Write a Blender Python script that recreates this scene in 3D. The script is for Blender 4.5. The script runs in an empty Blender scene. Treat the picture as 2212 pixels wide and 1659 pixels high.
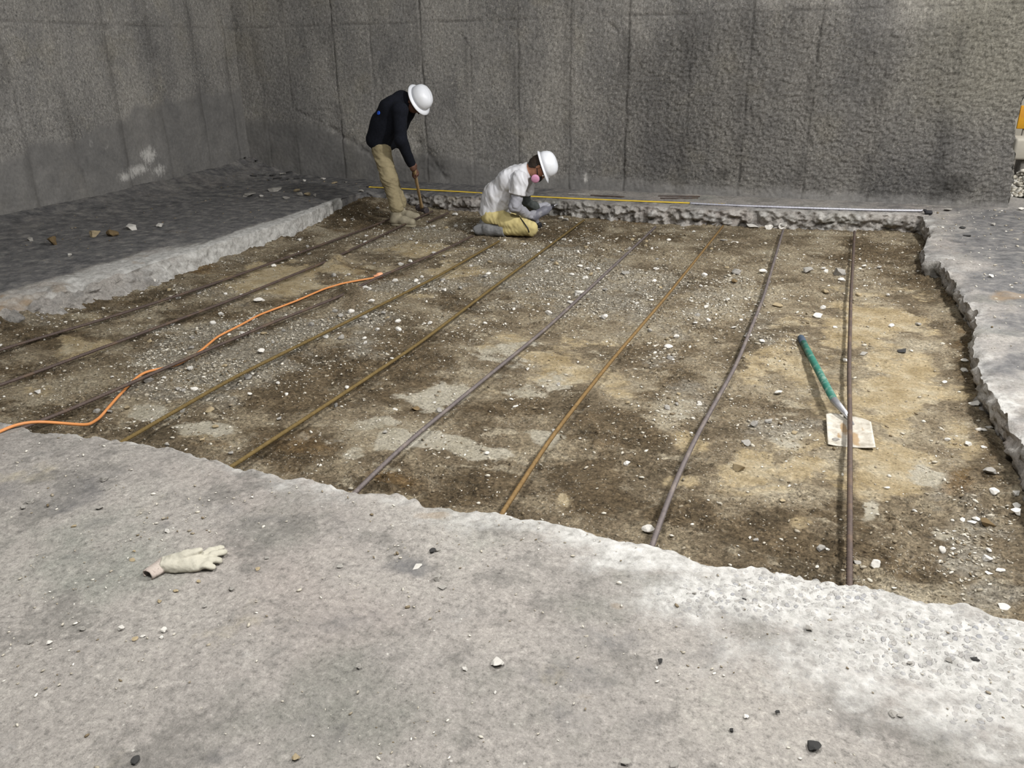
import bpy, bmesh, math
import numpy as np
from mathutils import Matrix, Vector

C = bpy.context.scene.collection
SC = bpy.context.scene
rng = np.random.default_rng(11)

# ------------------------------------------------------------------ camera
H = 1.50          # eye height over the slab
D = -0.17         # level of the soil in the pit
F = 1746.0        # focal length in pixels of the 2212 px wide frame
RT = np.array((0.9304149, 0.36620232, -0.01496596))
UP = np.array((-0.1252094, 0.35596786, 0.92607207))
FW = np.array((-0.34445714, 0.85975738, -0.37704978))
EYE = np.array((0, 0, H))
cam_d = bpy.data.cameras.new('camera')
cam_d.sensor_width = 36.0
cam_d.lens = 36.0 * F / 2212.0
cam_d.clip_start = 0.05
cam = bpy.data.objects.new('camera', cam_d)
C.objects.link(cam)
cam.matrix_world = Matrix(((RT[0], UP[0], -FW[0], 0), (RT[1], UP[1], -FW[1], 0), (RT[2], UP[2], -FW[2], H), (0, 0, 0, 1)))
SC.camera = cam


def ray(px, py):
    return RT * ((px - 1106) / F) - UP * ((py - 829.5) / F) + FW


def at(px, py, z=0.0):           # the point of a horizontal level
    d = ray(px, py)
    return EYE + d * ((z - H) / d[2])


def onY(px, py, Y):              # the point of a plane parallel to the back wall
    d = ray(px, py)
    return EYE + d * (Y / d[1])


def onX(px, py, X):
    d = ray(px, py)
    return EYE + d * (X / d[0])


def ppm(p):                      # pixels per metre at a point
    return F / float(np.dot(np.asarray(p) - EYE, FW))


# ------------------------------------------------------------------ light
SC.view_settings.view_transform = 'Standard'
SC.view_settings.look = 'None'
SC.view_settings.gamma = 1.0
SC.view_settings.use_curve_mapping = False
SC.view_settings.exposure = 0.0
world = bpy.data.worlds.new('hall')
SC.world = world
world.use_nodes = True
world.node_tree.nodes['Background'].inputs[0].default_value = (0.93, 0.97, 1.0, 1)
world.node_tree.nodes['Background'].inputs[1].default_value = 0.15


def lamp(name, loc, target, size, power, col, shape='SQUARE', size_y=None, spread=180):
    l = bpy.data.lights.new(name, 'AREA')
    l.energy = power
    l.color = col
    l.shape = shape
    l.size = size
    if size_y:
        l.size_y = size_y
    l.spread = math.radians(spread)
    o = bpy.data.objects.new(name, l)
    C.objects.link(o)
    o.location = loc
    o.rotation_euler = (Vector(target) - Vector(loc)).to_track_quat('-Z', 'Y').to_euler()
    return o


lamp('hall_lamp', (2.3, 4.6, 4.6), (-0.6, 5.0, 0), 0.40, 415, (1.0, 0.99, 0.98))
lamp('hall_lamp', (-1.0, 0.6, 4.6), (-0.6, 2.6, 0), 0.8, 235, (1.0, 0.985, 0.965))
lamp('hall_lamp', (2.6, 0.6, 4.6), (0.2, 2.2, 0), 0.6, 165, (1.0, 0.985, 0.965))
lamp('hall_lamp', (4.4, 6.9, 3.7), (0.4, 8.9, 0.6), 0.7, 132, (1.0, 0.99, 0.98))
lamp('hall_lamp', (4.5, 11.0, 3.6), (2.6, 11.0, 0.0), 1.0, 150, (1, 0.98, 0.95))


# ------------------------------------------------------------------ noise
def _h(ix, iy, seed):
    n = (ix.astype(np.int64) * 374761393 + iy.astype(np.int64) * 668265263 + seed * 1442695041) & 0xffffffff
    n = ((n ^ (n >> 13)) * 1274126177) & 0xffffffff
    n = n ^ (n >> 16)
    n = (n * 2246822519) & 0xffffffff
    n = n ^ (n >> 13)
    return n / 4294967296.0


def perlin(x, y, seed=0):
    x = np.asarray(x, float); y = np.asarray(y, float)
    ix = np.floor(x); iy = np.floor(y)
    fx = x - ix; fy = y - iy
    u = fx * fx * fx * (fx * (fx * 6 - 15) + 10); v = fy * fy * fy * (fy * (fy * 6 - 15) + 10)

    def g(a, b):
        t = _h(ix + a, iy + b, seed) * 6.2831853
        return np.cos(t) * (fx - a) + np.sin(t) * (fy - b)
    a = g(0, 0) * (1 - u) + g(1, 0) * u
    b = g(0, 1) * (1 - u) + g(1, 1) * u
    return (a * (1 - v) + b * v) * 1.5


def fbm(x, y, octv=4, seed=0, gain=0.5):
    s = 0; a = 1.0; f = 1.0
    for k in range(octv):
        s = s + a * perlin(x * f + 17.3 * k, y * f - 9.1 * k, seed + k)
        a *= gain; f *= 2.03
    return s


def worley(x, y, seed=0):
    ix = np.floor(x); iy = np.floor(y)
    f1 = np.full(np.shape(x), 9.0); f2 = f1.copy(); cid = np.zeros(np.shape(x))
    for a in (-1, 0, 1):
        for b in (-1, 0, 1):
            cx = ix + a; cy = iy + b
            px = cx + _h(cx, cy, seed); py = cy + _h(cx, cy, seed + 5)
            d = np.hypot(x - px, y - py)
            near = d < f1
            f2 = np.where(near, f1, np.minimum(f2, d))
            cid = np.where(near, _h(cx, cy, seed + 9), cid)
            f1 = np.where(near, d, f1)
    return f1, f2, cid


def sstep(a, b, x):
    t = np.clip((x - a) / (b - a), 0, 1)
    return t * t * (3 - 2 * t)


def blob(x, y, lst, z=0.0, warp=0.6, seed=50, frq=2.2):
    """sum of soft patches; each is (px, py, rx, ry, weight) seen at level z"""
    s = np.zeros(np.shape(x))
    wx = fbm(x * frq, y * frq, 4, seed); wy = fbm(x * frq, y * frq, 4, seed + 20)
    for (px, py, rx, ry, w) in lst:
        c = at(px, py, z); a = (at(px + rx, py, z) - c)[:2]; b = (at(px, py + ry, z) - c)[:2]
        M = np.linalg.inv(np.array([a, b]).T)
        dx = x - c[0]; dy = y - c[1]
        u = M[0, 0] * dx + M[0, 1] * dy + wx * warp; v = M[1, 0] * dx + M[1, 1] * dy + wy * warp
        s = np.maximum(s, w * np.exp(-np.maximum(0, u * u + v * v - 0.3) * 0.9))
    return s


# ------------------------------------------------------------------ node materials
def lin(r, g, b):
    f = lambda c: (c / 255 / 12.92) if c / 255 <= 0.04045 else ((c / 255 + 0.055) / 1.055) ** 2.4
    return (f(r), f(g), f(b), 1.0)


class Mat:
    def __init__(s, name, rough=0.9, spec=0.3, metal=0.0):
        s.m = bpy.data.materials.new(name)
        s.m.use_nodes = True
        s.t = s.m.node_tree
        s.b = s.t.nodes['Principled BSDF']
        s.b.inputs['Roughness'].default_value = rough
        s.b.inputs['Specular IOR Level'].default_value = spec
        s.b.inputs['Metallic'].default_value = metal
        s.co = s.t.nodes.new('ShaderNodeTexCoord').outputs['Object']

    def put(s, sock, v):
        if isinstance(v, bpy.types.NodeSocket):
            s.t.links.new(v, sock)
        else:
            sock.default_value = v

    def scaled(s, v, co=None):
        n = s.t.nodes.new('ShaderNodeMapping')
        s.put(n.inputs['Vector'], co or s.co)
        n.inputs['Scale'].default_value = v
        return n.outputs[0]

    def noise(s, scale, detail=6, rough=0.55, co=None, dist=0.0):
        n = s.t.nodes.new('ShaderNodeTexNoise')
        s.put(n.inputs['Vector'], co or s.co)
        n.inputs['Scale'].default_value = scale
        n.inputs['Detail'].default_value = detail
        n.inputs['Roughness'].default_value = rough
        n.inputs['Distortion'].default_value = dist
        return n.outputs['Fac']

    def voro(s, scale, out='Distance', co=None, feature='F1', rnd=1.0):
        n = s.t.nodes.new('ShaderNodeTexVoronoi')
        n.feature = feature
        s.put(n.inputs['Vector'], co or s.co)
        n.inputs['Scale'].default_value = scale
        n.inputs['Randomness'].default_value = rnd
        return n.outputs[out]

    def attr(s, name):
        n = s.t.nodes.new('ShaderNodeAttribute')
        n.attribute_name = name
        return n.outputs['Fac']

    def rand(s):
        return s.t.nodes.new('ShaderNodeObjectInfo').outputs['Random']

    def ramp(s, fac, stops):
        n = s.t.nodes.new('ShaderNodeValToRGB')
        s.put(n.inputs[0], fac)
        e = n.color_ramp.elements
        for i, (p, c) in enumerate(stops):
            if not isinstance(c, tuple):
                c = (c, c, c, 1)
            el = e[i] if i < 2 else e.new(p)
            el.position = p
            el.color = c
        return n.outputs[0]

    def step(s, fac, a, b):
        n = s.t.nodes.new('ShaderNodeMapRange')
        n.interpolation_type = 'SMOOTHSTEP'
        s.put(n.inputs['Value'], fac)
        n.inputs['From Min'].default_value = a
        n.inputs['From Max'].default_value = b
        return n.outputs[0]

    def mix(s, fac, a, b, mode='MIX'):
        n = s.t.nodes.new('ShaderNodeMix')
        n.data_type = 'RGBA'
        n.blend_type = mode
        s.put(n.inputs[0], fac)
        s.put(n.inputs[6], a)
        s.put(n.inputs[7], b)
        return n.outputs[2]

    def math(s, op, a, b=0.0, clamp=False):
        n = s.t.nodes.new('ShaderNodeMath')
        n.operation = op
        n.use_clamp = clamp
        s.put(n.inputs[0], a)
        s.put(n.inputs[1], b)
        return n.outputs[0]

    def bump(s, h, strength, dist, prev=None):
        n = s.t.nodes.new('ShaderNodeBump')
        n.inputs['Strength'].default_value = strength
        n.inputs['Distance'].default_value = dist
        s.put(n.inputs['Height'], h)
        if prev is not None:
            s.put(n.inputs['Normal'], prev)
        s.put(s.b.inputs['Normal'], n.outputs[0])
        return n.outputs[0]

    def color(s, c):
        s.put(s.b.inputs['Base Color'], c)
        return s.m


def mat_concrete():
    m = Mat('concrete_slab', 0.92, 0.2)
    big = m.noise(1.1, 8, 0.6)
    c = m.ramp(big, [(0.36, lin(126, 124, 117)), (0.46, lin(147, 142, 136)), (0.56, lin(156, 151, 144)), (0.66, lin(140, 139, 131))])
    spk = m.noise(130, 7, 0.75)
    c = m.mix(1.0, c, m.ramp(spk, [(0.36, 0.70), (0.45, 1.03), (0.56, 1.06), (0.66, 1.32)]), 'MULTIPLY')
    pink = m.step(m.noise(0.9, 4, 0.5, m.scaled((1, 1.7, 1))), 0.5, 0.68)
    c = m.mix(m.math('MULTIPLY', pink, 0.35), c, lin(156, 145, 138))
    yel = m.step(m.noise(2.3, 6, 0.6, m.scaled((1.3, 1, 1))), 0.62, 0.74)
    c = m.mix(m.math('MULTIPLY', yel, 0.45), c, lin(176, 166, 140))
    dark = m.step(m.noise(3.3, 11, 0.72), 0.51, 0.61)
    c = m.mix(m.math('MULTIPLY', dark, 0.65), c, lin(112, 109, 104))
    fine = m.noise(46, 10, 0.78)
    c = m.mix(1.0, c, m.ramp(fine, [(0.37, 0.60), (0.46, 0.96), (0.53, 1.05), (0.63, 1.36)]), 'MULTIPLY')
    chips = m.math('MULTIPLY', m.step(m.voro(38), 0.17, 0.08), m.step(m.voro(38, 'Color'), 0.78, 0.82))
    c = m.mix(m.math('MULTIPLY', chips, 0.7), c, lin(206, 202, 194))
    # fresh, dust-white concrete with its pebbles showing; also the left slab's painted lit strip
    fr = m.attr('fresh')  # on the left slab 'fresh' carries the painted lit strip
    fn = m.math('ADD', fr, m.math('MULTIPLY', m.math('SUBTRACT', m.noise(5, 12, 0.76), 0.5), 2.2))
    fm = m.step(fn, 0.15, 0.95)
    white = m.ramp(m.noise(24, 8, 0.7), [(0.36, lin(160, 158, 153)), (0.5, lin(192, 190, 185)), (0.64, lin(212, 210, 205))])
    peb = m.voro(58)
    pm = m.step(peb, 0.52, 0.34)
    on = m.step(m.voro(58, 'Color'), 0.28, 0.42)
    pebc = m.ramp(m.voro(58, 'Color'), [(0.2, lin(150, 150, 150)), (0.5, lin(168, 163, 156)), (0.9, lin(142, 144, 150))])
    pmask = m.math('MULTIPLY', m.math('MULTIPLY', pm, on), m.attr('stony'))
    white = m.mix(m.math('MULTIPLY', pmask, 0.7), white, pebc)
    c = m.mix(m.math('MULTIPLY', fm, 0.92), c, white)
    # black dirt trodden into the slab, and shade painted over its left side
    so = m.math('ADD', m.attr('soot'), m.math('MULTIPLY', m.math('SUBTRACT', m.noise(3.5, 11, 0.73, m.scaled((1.0, 0.6, 1))), 0.5), 1.6))  # on the left slab 'soot' carries the painted shade
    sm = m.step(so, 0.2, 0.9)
    darkc = m.ramp(m.noise(9, 9, 0.7), [(0.36, lin(74, 74, 76)), (0.5, lin(104, 103, 103)), (0.64, lin(138, 135, 130))])
    c = m.mix(m.math('MULTIPLY', sm, 0.90), c, darkc)
    ru = m.step(m.math('ADD', m.attr('rust'), m.math('MULTIPLY', m.math('SUBTRACT', m.noise(8, 7, 0.65), 0.5), 0.7)), 0.3, 0.8)
    c = m.mix(m.math('MULTIPLY', ru, 0.6), c, lin(150, 122, 84))
    h = m.math('ADD', m.math('MULTIPLY', m.noise(34, 9, 0.72), 1.0), m.math('MULTIPLY', m.noise(120, 5, 0.7), 0.4))
    n1 = m.bump(h, 0.7, 0.022)
    m.bump(m.math('MULTIPLY', m.math('MULTIPLY', pm, on), m.math('MULTIPLY', fm, m.attr('stony'))), 0.8, 0.004, n1)
    return m.color(c)


def mat_soil():
    m = Mat('pit_soil', 0.95, 0.15)
    wet = m.noise(2.2, 9, 0.66)
    c = m.ramp(wet, [(0.36, lin(104, 92, 73)), (0.46, lin(134, 120, 98)), (0.54, lin(162, 148, 123)), (0.66, lin(188, 176, 152))])
    c = m.mix(m.step(m.noise(5.5, 9, 0.7, m.scaled((1, 1.6, 1))), 0.54, 0.64), c, lin(184, 172, 148))

    def layer(c, name, lo, hi, col, amt, scale=5.5, w=1.9):
        n = m.math('ADD', m.attr(name), m.math('MULTIPLY', m.math('SUBTRACT', m.noise(scale, 12, 0.74, m.scaled((1, 1.4, 1))), 0.5), w))
        return m.mix(m.math('MULTIPLY', m.step(n, lo, hi), amt), c, col)
    sand = m.ramp(m.noise(6, 8, 0.65), [(0.36, lin(178, 158, 120)), (0.5, lin(200, 181, 145)), (0.64, lin(216, 202, 172))])
    pale = m.ramp(m.noise(8, 8, 0.65), [(0.3, lin(188, 179, 157)), (0.6, lin(211, 203, 184)), (0.8, lin(226, 221, 207))])
    grey = m.ramp(m.noise(30, 9, 0.75), [(0.3, lin(108, 101, 88)), (0.5, lin(164, 156, 140)), (0.7, lin(208, 202, 188))])
    damp = m.ramp(m.noise(9, 9, 0.7), [(0.36, lin(82, 71, 54)), (0.5, lin(110, 95, 73)), (0.66, lin(142, 125, 99))])
    rust = m.ramp(m.noise(11, 9, 0.7), [(0.36, lin(88, 66, 38)), (0.5, lin(122, 95, 58)), (0.66, lin(150, 122, 78))])
    c = layer(c, 'damp', 0.26, 0.66, damp, 0.92)
    c = layer(c, 'sand', 0.32, 0.66, sand, 0.92)
    c = layer(c, 'grey', 0.22, 0.95, grey, 0.85)
    c = layer(c, 'pale', 0.34, 0.62, pale, 0.95)
    c = layer(c, 'rust', 0.30, 1.0, rust, 0.6)
    fine = m.noise(55, 9, 0.75)
    smooth = m.math('MINIMUM', 0.65, m.math('MULTIPLY', 0.7, m.math('MAXIMUM', m.attr('sand'), m.attr('pale'))))
    c = m.mix(1.0, c, m.mix(smooth, m.ramp(fine, [(0.37, 0.34), (0.46, 0.80), (0.53, 1.02), (0.64, 1.6)]), (1, 1, 1, 1)), 'MULTIPLY')
    sp = m.math('MULTIPLY', m.step(m.voro(110), 0.42, 0.22), m.step(m.math('ADD', m.voro(110, 'Color'), m.math('MULTIPLY', m.math('SUBTRACT', m.noise(4, 8, .7), .5), 1.6)), 0.78, 0.9))
    c = m.mix(m.math('MULTIPLY', sp, 0.7), c, lin(206, 199, 184))
    dk = m.math('MULTIPLY', m.step(m.voro(48), 0.3, 0.16), m.step(m.voro(48, 'Color'), 0.32, 0.26))
    c = m.mix(m.math('MULTIPLY', dk, 0.6), c, lin(70, 60, 46))
    h = m.math('ADD', m.noise(44, 10, 0.78), m.math('MULTIPLY', m.noise(14, 6, 0.6), 0.6))
    n1 = m.bump(h, 1.0, 0.03)
    m.bump(m.voro(60), 0.5, 0.012, n1)
    return m.color(c)


def mat_wall():
    m = Mat('old_concrete_wall', 0.93, 0.2)
    st = m.scaled((1, 1, 0.45))
    c = m.ramp(m.noise(1.3, 9, 0.65, st), [(0.36, lin(122, 120, 117)), (0.5, lin(142, 139, 134)), (0.64, lin(158, 154, 147))])
    tan = m.step(m.noise(2.1, 6, 0.6), 0.52, 0.7)
    c = m.mix(m.math('MULTIPLY', tan, 0.3), c, lin(158, 151, 134))
    yl = m.attr('yellow')
    c = m.mix(m.math('MULTIPLY', yl, 0.4), c, lin(186, 180, 158))
    rg = m.attr('rough')
    bnd = m.attr('band')
    bn = m.step(m.math('ADD', bnd, m.math('MULTIPLY', m.math('SUBTRACT', m.noise(3, 10, 0.7), 0.5), 1.1)), 0.2, 0.85)
    zone = m.step(m.noise(1.9, 10, 0.72, m.scaled((1, 1, .7))), 0.40, 0.58)
    worn = m.math('SUBTRACT', 1.0, m.math('MULTIPLY', bn, 0.8))
    # worn skin: fine pale flecks and dark pores, drawn out vertically where smooth
    fl = m.noise(48, 10, 0.80, m.scaled((1, 1, 0.6)))
    g = m.mix(worn, m.ramp(fl, [(0.38, 0.82), (0.62, 1.14)]), m.ramp(fl, [(0.37, 0.46), (0.46, 0.88), (0.53, 1.04), (0.63, 1.60)]))
    c = m.mix(1.0, c, g, 'MULTIPLY')
    fleck = m.step(m.noise(80, 8, 0.78, m.scaled((1, 1, 0.6))), 0.545, 0.62)
    c = m.mix(m.math('MULTIPLY', m.math('MULTIPLY', fleck, m.math('MULTIPLY', zone, worn)), 0.75), c, lin(210, 204, 190))
    pit = m.step(m.noise(58, 8, 0.8, m.scaled((0.8, 1, 1.0))), 0.44, 0.385)
    c = m.mix(m.math('MULTIPLY', m.math('MULTIPLY', pit, worn), 0.7), c, lin(52, 50, 47))
    pore = m.math('MULTIPLY', m.step(m.math('ADD', m.voro(14), m.math('MULTIPLY', m.math('SUBTRACT', m.noise(40, 5, .7), .5), .35)), 0.17, 0.08), m.step(m.voro(14, 'Color'), 0.80, 0.84))
    c = m.mix(m.math('MULTIPLY', pore, m.math('MULTIPLY', zone, 0.6)), c, lin(44, 43, 41))
    bc = m.ramp(m.noise(6, 9, 0.65), [(0.3, lin(92, 91, 90)), (0.7, lin(122, 120, 117))])
    bc = m.mix(1.0, bc, m.ramp(fl, [(0.3, 0.86), (0.7, 1.12)]), 'MULTIPLY')
    c = m.mix(m.math('MULTIPLY', bn, 0.72), c, bc)
    stn = m.math('ADD', m.attr('stain'), m.math('MULTIPLY', m.math('SUBTRACT', m.noise(9, 10, 0.75), 0.5), 1.0))
    c = m.mix(m.math('MULTIPLY', m.step(stn, 0.3, 0.85), 0.65), c, lin(66, 64, 60))
    wh = m.math('ADD', m.attr('lime'), m.math('MULTIPLY', m.math('SUBTRACT', m.noise(30, 10, 0.8, m.scaled((1, 1, 0.45))), 0.5), 2.4))
    c = m.mix(m.math('MULTIPLY', m.step(wh, 0.30, 0.95), m.math('MULTIPLY', m.step(m.attr('lime'), 0.02, 0.35), 0.8)), c, lin(206, 203, 197))
    jt = m.attr('joint')
    c = m.mix(m.math('MULTIPLY', jt, 0.5), c, lin(74, 72, 69))
    h = m.math('ADD', m.noise(22, 10, 0.78, m.scaled((1, 1, 1.3))), m.math('MULTIPLY', m.noise(80, 6, 0.75), 0.6))
    n = m.t.nodes.new('ShaderNodeBump')
    n.inputs['Distance'].default_value = 0.035
    m.put(n.inputs['Strength'], m.math('MULTIPLY', worn, m.math('ADD', 0.35, m.math('MULTIPLY', rg, 0.65))))
    m.put(n.inputs['Height'], h)
    n2 = m.t.nodes.new('ShaderNodeBump')
    n2.inputs['Distance'].default_value = 0.05
    m.put(n2.inputs['Strength'], m.math('MULTIPLY', rg, m.math('MULTIPLY', worn, 0.9)))
    m.put(n2.inputs['Height'], m.noise(30, 10, 0.75, m.scaled((0.55, 1, 1.7)), 0.6))
    m.put(n2.inputs['Normal'], n.outputs[0])
    m.put(m.b.inputs['Normal'], n2.outputs[0])
    return m.color(c)


def mat_stone(name, a, b, c3, scale=26):
    m = Mat(name, 0.92, 0.2)
    col = m.ramp(m.noise(scale, 8, 0.7), [(0.3, a), (0.52, b), (0.74, c3)])
    v = m.math('ADD', 0.86, m.math('MULTIPLY', m.rand(), 0.26))
    n = m.t.nodes.new('ShaderNodeCombineColor')
    for i in range(3):
        m.put(n.inputs[i], v)
    col = m.mix(1.0, col, n.outputs[0], 'MULTIPLY')
    m.bump(m.noise(90, 8, 0.7), 0.6, 0.006)
    return m.color(col)


def mat_gravel():
    m = Mat('mixed_gravel', 0.92, 0.2)
    c = m.ramp(m.attr('tone'), [(0.0, lin(98, 84, 62)), (0.30, lin(128, 116, 96)), (0.55, lin(160, 152, 136)), (0.78, lin(192, 186, 172)), (1.0, lin(222, 218, 208))])
    c = m.mix(1.0, c, m.ramp(m.noise(120, 6, 0.7), [(0.3, 0.75), (0.6, 1.05)]), 'MULTIPLY')
    m.bump(m.noise(160, 6, 0.7), 0.5, 0.004)
    return m.color(c)


def mat_plain(name, col, rough=0.8, var=0.14, scale=30, spec=0.3, metal=0.0, bump=0.3, bdist=0.004, dirt=None, damt=0.5, dscale=6):
    m = Mat(name, rough, spec, metal)
    c = m.mix(1.0, col, m.ramp(m.noise(scale, 7, 0.65), [(0.3, 1 - var), (0.7, 1 + var)]), 'MULTIPLY')
    if dirt:
        c = m.mix(m.math('MULTIPLY', m.step(m.noise(dscale, 8, 0.68), 0.48, 0.66), damt), c, dirt)
    if bump:
        m.bump(m.noise(scale * 3, 7, 0.7), bump, bdist)
    return m.color(c)


CONC = mat_concrete(); SOIL = mat_soil(); WALL = mat_wall(); GRAV = mat_gravel()
ST_PALE = mat_stone('pale_stone', lin(188, 183, 173), lin(222, 218, 210), lin(238, 236, 230))
ST_GREY = mat_stone('grey_stone', lin(128, 125, 119), lin(160, 156, 149), lin(188, 183, 174))
ST_TAN = mat_stone('tan_stone', lin(138, 122, 94), lin(170, 154, 124), lin(196, 184, 158))
ST_BROWN = mat_stone('brown_stone', lin(88, 74, 52), lin(122, 103, 74), lin(152, 134, 102))
ST_DARK = mat_stone('dark_flake', lin(40, 40, 41), lin(62, 61, 60), lin(92, 90, 87))


# ------------------------------------------------------------------ mesh helpers
def mesh(name, verts, faces, mat=None, parent=None, smooth=True, attrs=None):
    me = bpy.data.meshes.new(name)
    verts = np.asarray(verts, np.float32)
    if isinstance(faces, np.ndarray):
        nf, k = faces.shape
        me.vertices.add(len(verts))
        me.vertices.foreach_set('co', verts.ravel())
        me.loops.add(nf * k)
        me.loops.foreach_set('vertex_index', faces.astype(np.int32).ravel())
        me.polygons.add(nf)
        me.polygons.foreach_set('loop_start', np.arange(0, nf * k, k, dtype=np.int32))
        me.update(calc_edges=True)
        me.validate()
    else:
        me.from_pydata([tuple(map(float, v)) for v in verts], [], faces)
        me.update()
    if smooth:
        me.polygons.foreach_set('use_smooth', np.ones(len(me.polygons), bool))
    for k, v in (attrs or {}).items():
        a = me.attributes.new(k, 'FLOAT', 'POINT')
        a.data.foreach_set('value', np.asarray(v, np.float32).ravel())
    if mat:
        me.materials.append(mat)
    o = bpy.data.objects.new(name, me)
    C.objects.link(o)
    if parent:
        o.parent = parent
    return o


def empty(name, loc=(0, 0, 0)):
    o = bpy.data.objects.new(name, None)
    C.objects.link(o)
    o.empty_display_size = 0.1
    BASE[o] = Vector(loc)        # its parts are modelled in place; settle() moves the empty to its base afterwards
    return o


BASE = {}


def settle():
    for o, b in BASE.items():
        o.location = b
        for ch in o.children:
            ch.location = Vector(ch.location) - b


def tag(o, label=None, cat=None, group=None, kind=None):
    if label: o['label'] = label
    if cat: o['category'] = cat
    if group: o['group'] = group
    if kind: o['kind'] = kind
    return o


def gridfaces(nr, nc, off=0, flip=False):
    i, j = np.meshgrid(np.arange(nr - 1), np.arange(nc - 1), indexing='ij')
    a = (i * nc + j).ravel() + off
    q = np.stack([a, a + 1, a + nc + 1, a + nc], 1)
    return q[:, ::-1] if flip else q


class Acc:                       # joins grids into one mesh, with attributes
    def __init__(s): s.v = []; s.f = []; s.n = 0; s.a = {}
    def grid(s, X, Y, Z, flip=False, **attrs):
        nr, nc = X.shape
        s.v.append(np.stack([X, Y, Z], -1).reshape(-1, 3))
        s.f.append(gridfaces(nr, nc, s.n, flip))
        s.n += nr * nc
        for k in attrs:
            s.a.setdefault(k, []).append(np.broadcast_to(attrs[k], X.shape).ravel())
    def build(s, name, mat, **kw):
        return mesh(name, np.concatenate(s.v), np.concatenate(s.f), mat, attrs={k: np.concatenate(v) for k, v in s.a.items()}, **kw)


# ------------------------------------------------------------------ pit outline
def poly(pts, axis):
    w = np.array([at(x, y, 0.0)[:2] for x, y in pts])
    return w[np.argsort(w[:, axis])]


FR = poly([(-260, 850), (0, 905), (70, 926), (150, 935), (280, 950), (390, 968), (480, 995), (510, 1010), (560, 1018), (650, 1028), (740, 1055), (850, 1062), (893, 1072), (908, 1086), (990, 1095), (1090, 1105), (1240, 1128), (1330, 1158), (1390, 1165), (1480, 1188), (1530, 1215), (1600, 1222), (1650, 1218), (1740, 1240), (1850, 1255), (1970, 1285), (2100, 1305), (2212, 1340), (2330, 1368)], 0)
LE = poly([(734, 428), (720, 432), (640, 470), (560, 495), (480, 520), (400, 545), (345, 560), (300, 574), (200, 598), (100, 628), (0, 655), (-200, 715), (-500, 800)], 1)
RE = poly([(1995, 470), (2012, 500), (1996, 530), (1999, 556), (2029, 560), (2046, 580), (2062, 607), (2092, 652), (2112, 668), (2104, 712), (2108, 750), (2118, 790), (2127, 824), (2150, 850), (2165, 884), (2203, 938), (2225, 1000), (2310, 1180), (2420, 1350)], 1)
BA = poly([(737, 426), (760, 421), (789, 413), (867, 415), (899, 416), (943, 419), (986, 422), (1060, 424), (1140, 428), (1240, 432), (1300, 437), (1348, 440), (1420, 445), (1493, 449), (1565, 451), (1640, 451), (1710, 454), (1850, 459), (1985, 463), (2005, 468)], 0)
FRW = lambda x: np.interp(x, FR[:, 0], FR[:, 1]) + 0.010 * fbm(x * 9, x * 0 + 1.3, 4, 3)
LEW = lambda y: np.interp(y, LE[:, 1], LE[:, 0]) + 0.016 * fbm(y * 5, y * 0 + 4.3, 4, 13)
REW = lambda y: np.interp(y, RE[:, 1], RE[:, 0]) + 0.014 * fbm(y * 7, y * 0 + 7.3, 4, 23)
BAW = lambda x: np.interp(x, BA[:, 0], BA[:, 1]) + 0.022 * fbm(x * 6, x * 0 + 9.3, 4, 33)
XL, YB = -7.63, 9.42
XC = LE[-1, 0]; YC = LE[-1, 1]          # back left corner of the cut


def h_slab(x, y):
    z = 0.007 * fbm(x * 1.1, y * 1.1, 3, 61) + 0.0034 * fbm(x * 8, y * 8, 4, 62)
    d = np.maximum(0, x - XL); b = np.maximum(0, YB - y)
    z = z + (0.19 + 0.015 * fbm(x * 2, y * 2, 3, 63)) * np.exp(-(d / 0.34) ** 1.1) * (0.6 + 0.4 * sstep(6.0, 9.2, y))
    z = z + 0.05 * np.exp(-b / 0.16) * np.exp(-d / 1.0) * (y < 9.6)
    z = z + 0.035 * np.exp(-(d / 0.9) ** 2 - (b / 0.5) ** 2) * (0.6 + fbm(x * 7, y * 7, 4, 64))
    return z


FRESH = [(1290, 1155, 120, 28, .8), (1450, 1205, 170, 40, 1), (1700, 1290, 250, 70, 1), (1930, 1390, 260, 90, 1), (2140, 1450, 220, 120, 1), (2180, 1600, 90, 60, .6), (1100, 1130, 160, 22, .45), (780, 1080, 120, 14, .3), (640, 1050, 90, 16, .4), (1850, 1480, 80, 40, .7)]
DIRTF = [(420, 1090, 90, 14, .35), (560, 1120, 80, 12, .3), (780, 1330, 120, 26, .34), (1010, 1330, 110, 20, .32), (1180, 1560, 110, 30, .36), (400, 1480, 130, 30, .3), (1430, 1560, 120, 30, .34), (200, 1200, 120, 20, .3), (110, 1055, 120, 45, .45), (250, 1130, 120, 25, .4), (910, 1215, 70, 22, .75), (1330, 1380, 110, 40, .38), (1230, 1480, 120, 40, .42), (620, 1540, 100, 40, .36), (900, 1430, 120, 50, .3), (1500, 1400, 60, 30, .4), (900, 1060, 60, 14, .45), (640, 1600, 160, 40, .36), (1830, 1560, 90, 40, .35), (2060, 1575, 110, 40, .3)]
RUSTF = [(940, 1115, 50, 14, .5), (1325, 1310, 18, 9, .5), (1265, 1505, 25, 14, .45), (1560, 1240, 60, 16, .3), (1920, 1210, 30, 12, 0)]


def pebbles_h(x, y):
    f1, f2, cid = worley(x * 40, y * 40, 5)
    k = (cid > 0.35)
    return k * 0.0065 * np.sqrt(np.clip(1 - (f1 / 0.5) ** 2, 0, 1)) * (0.5 + cid)


A = Acc()
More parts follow.
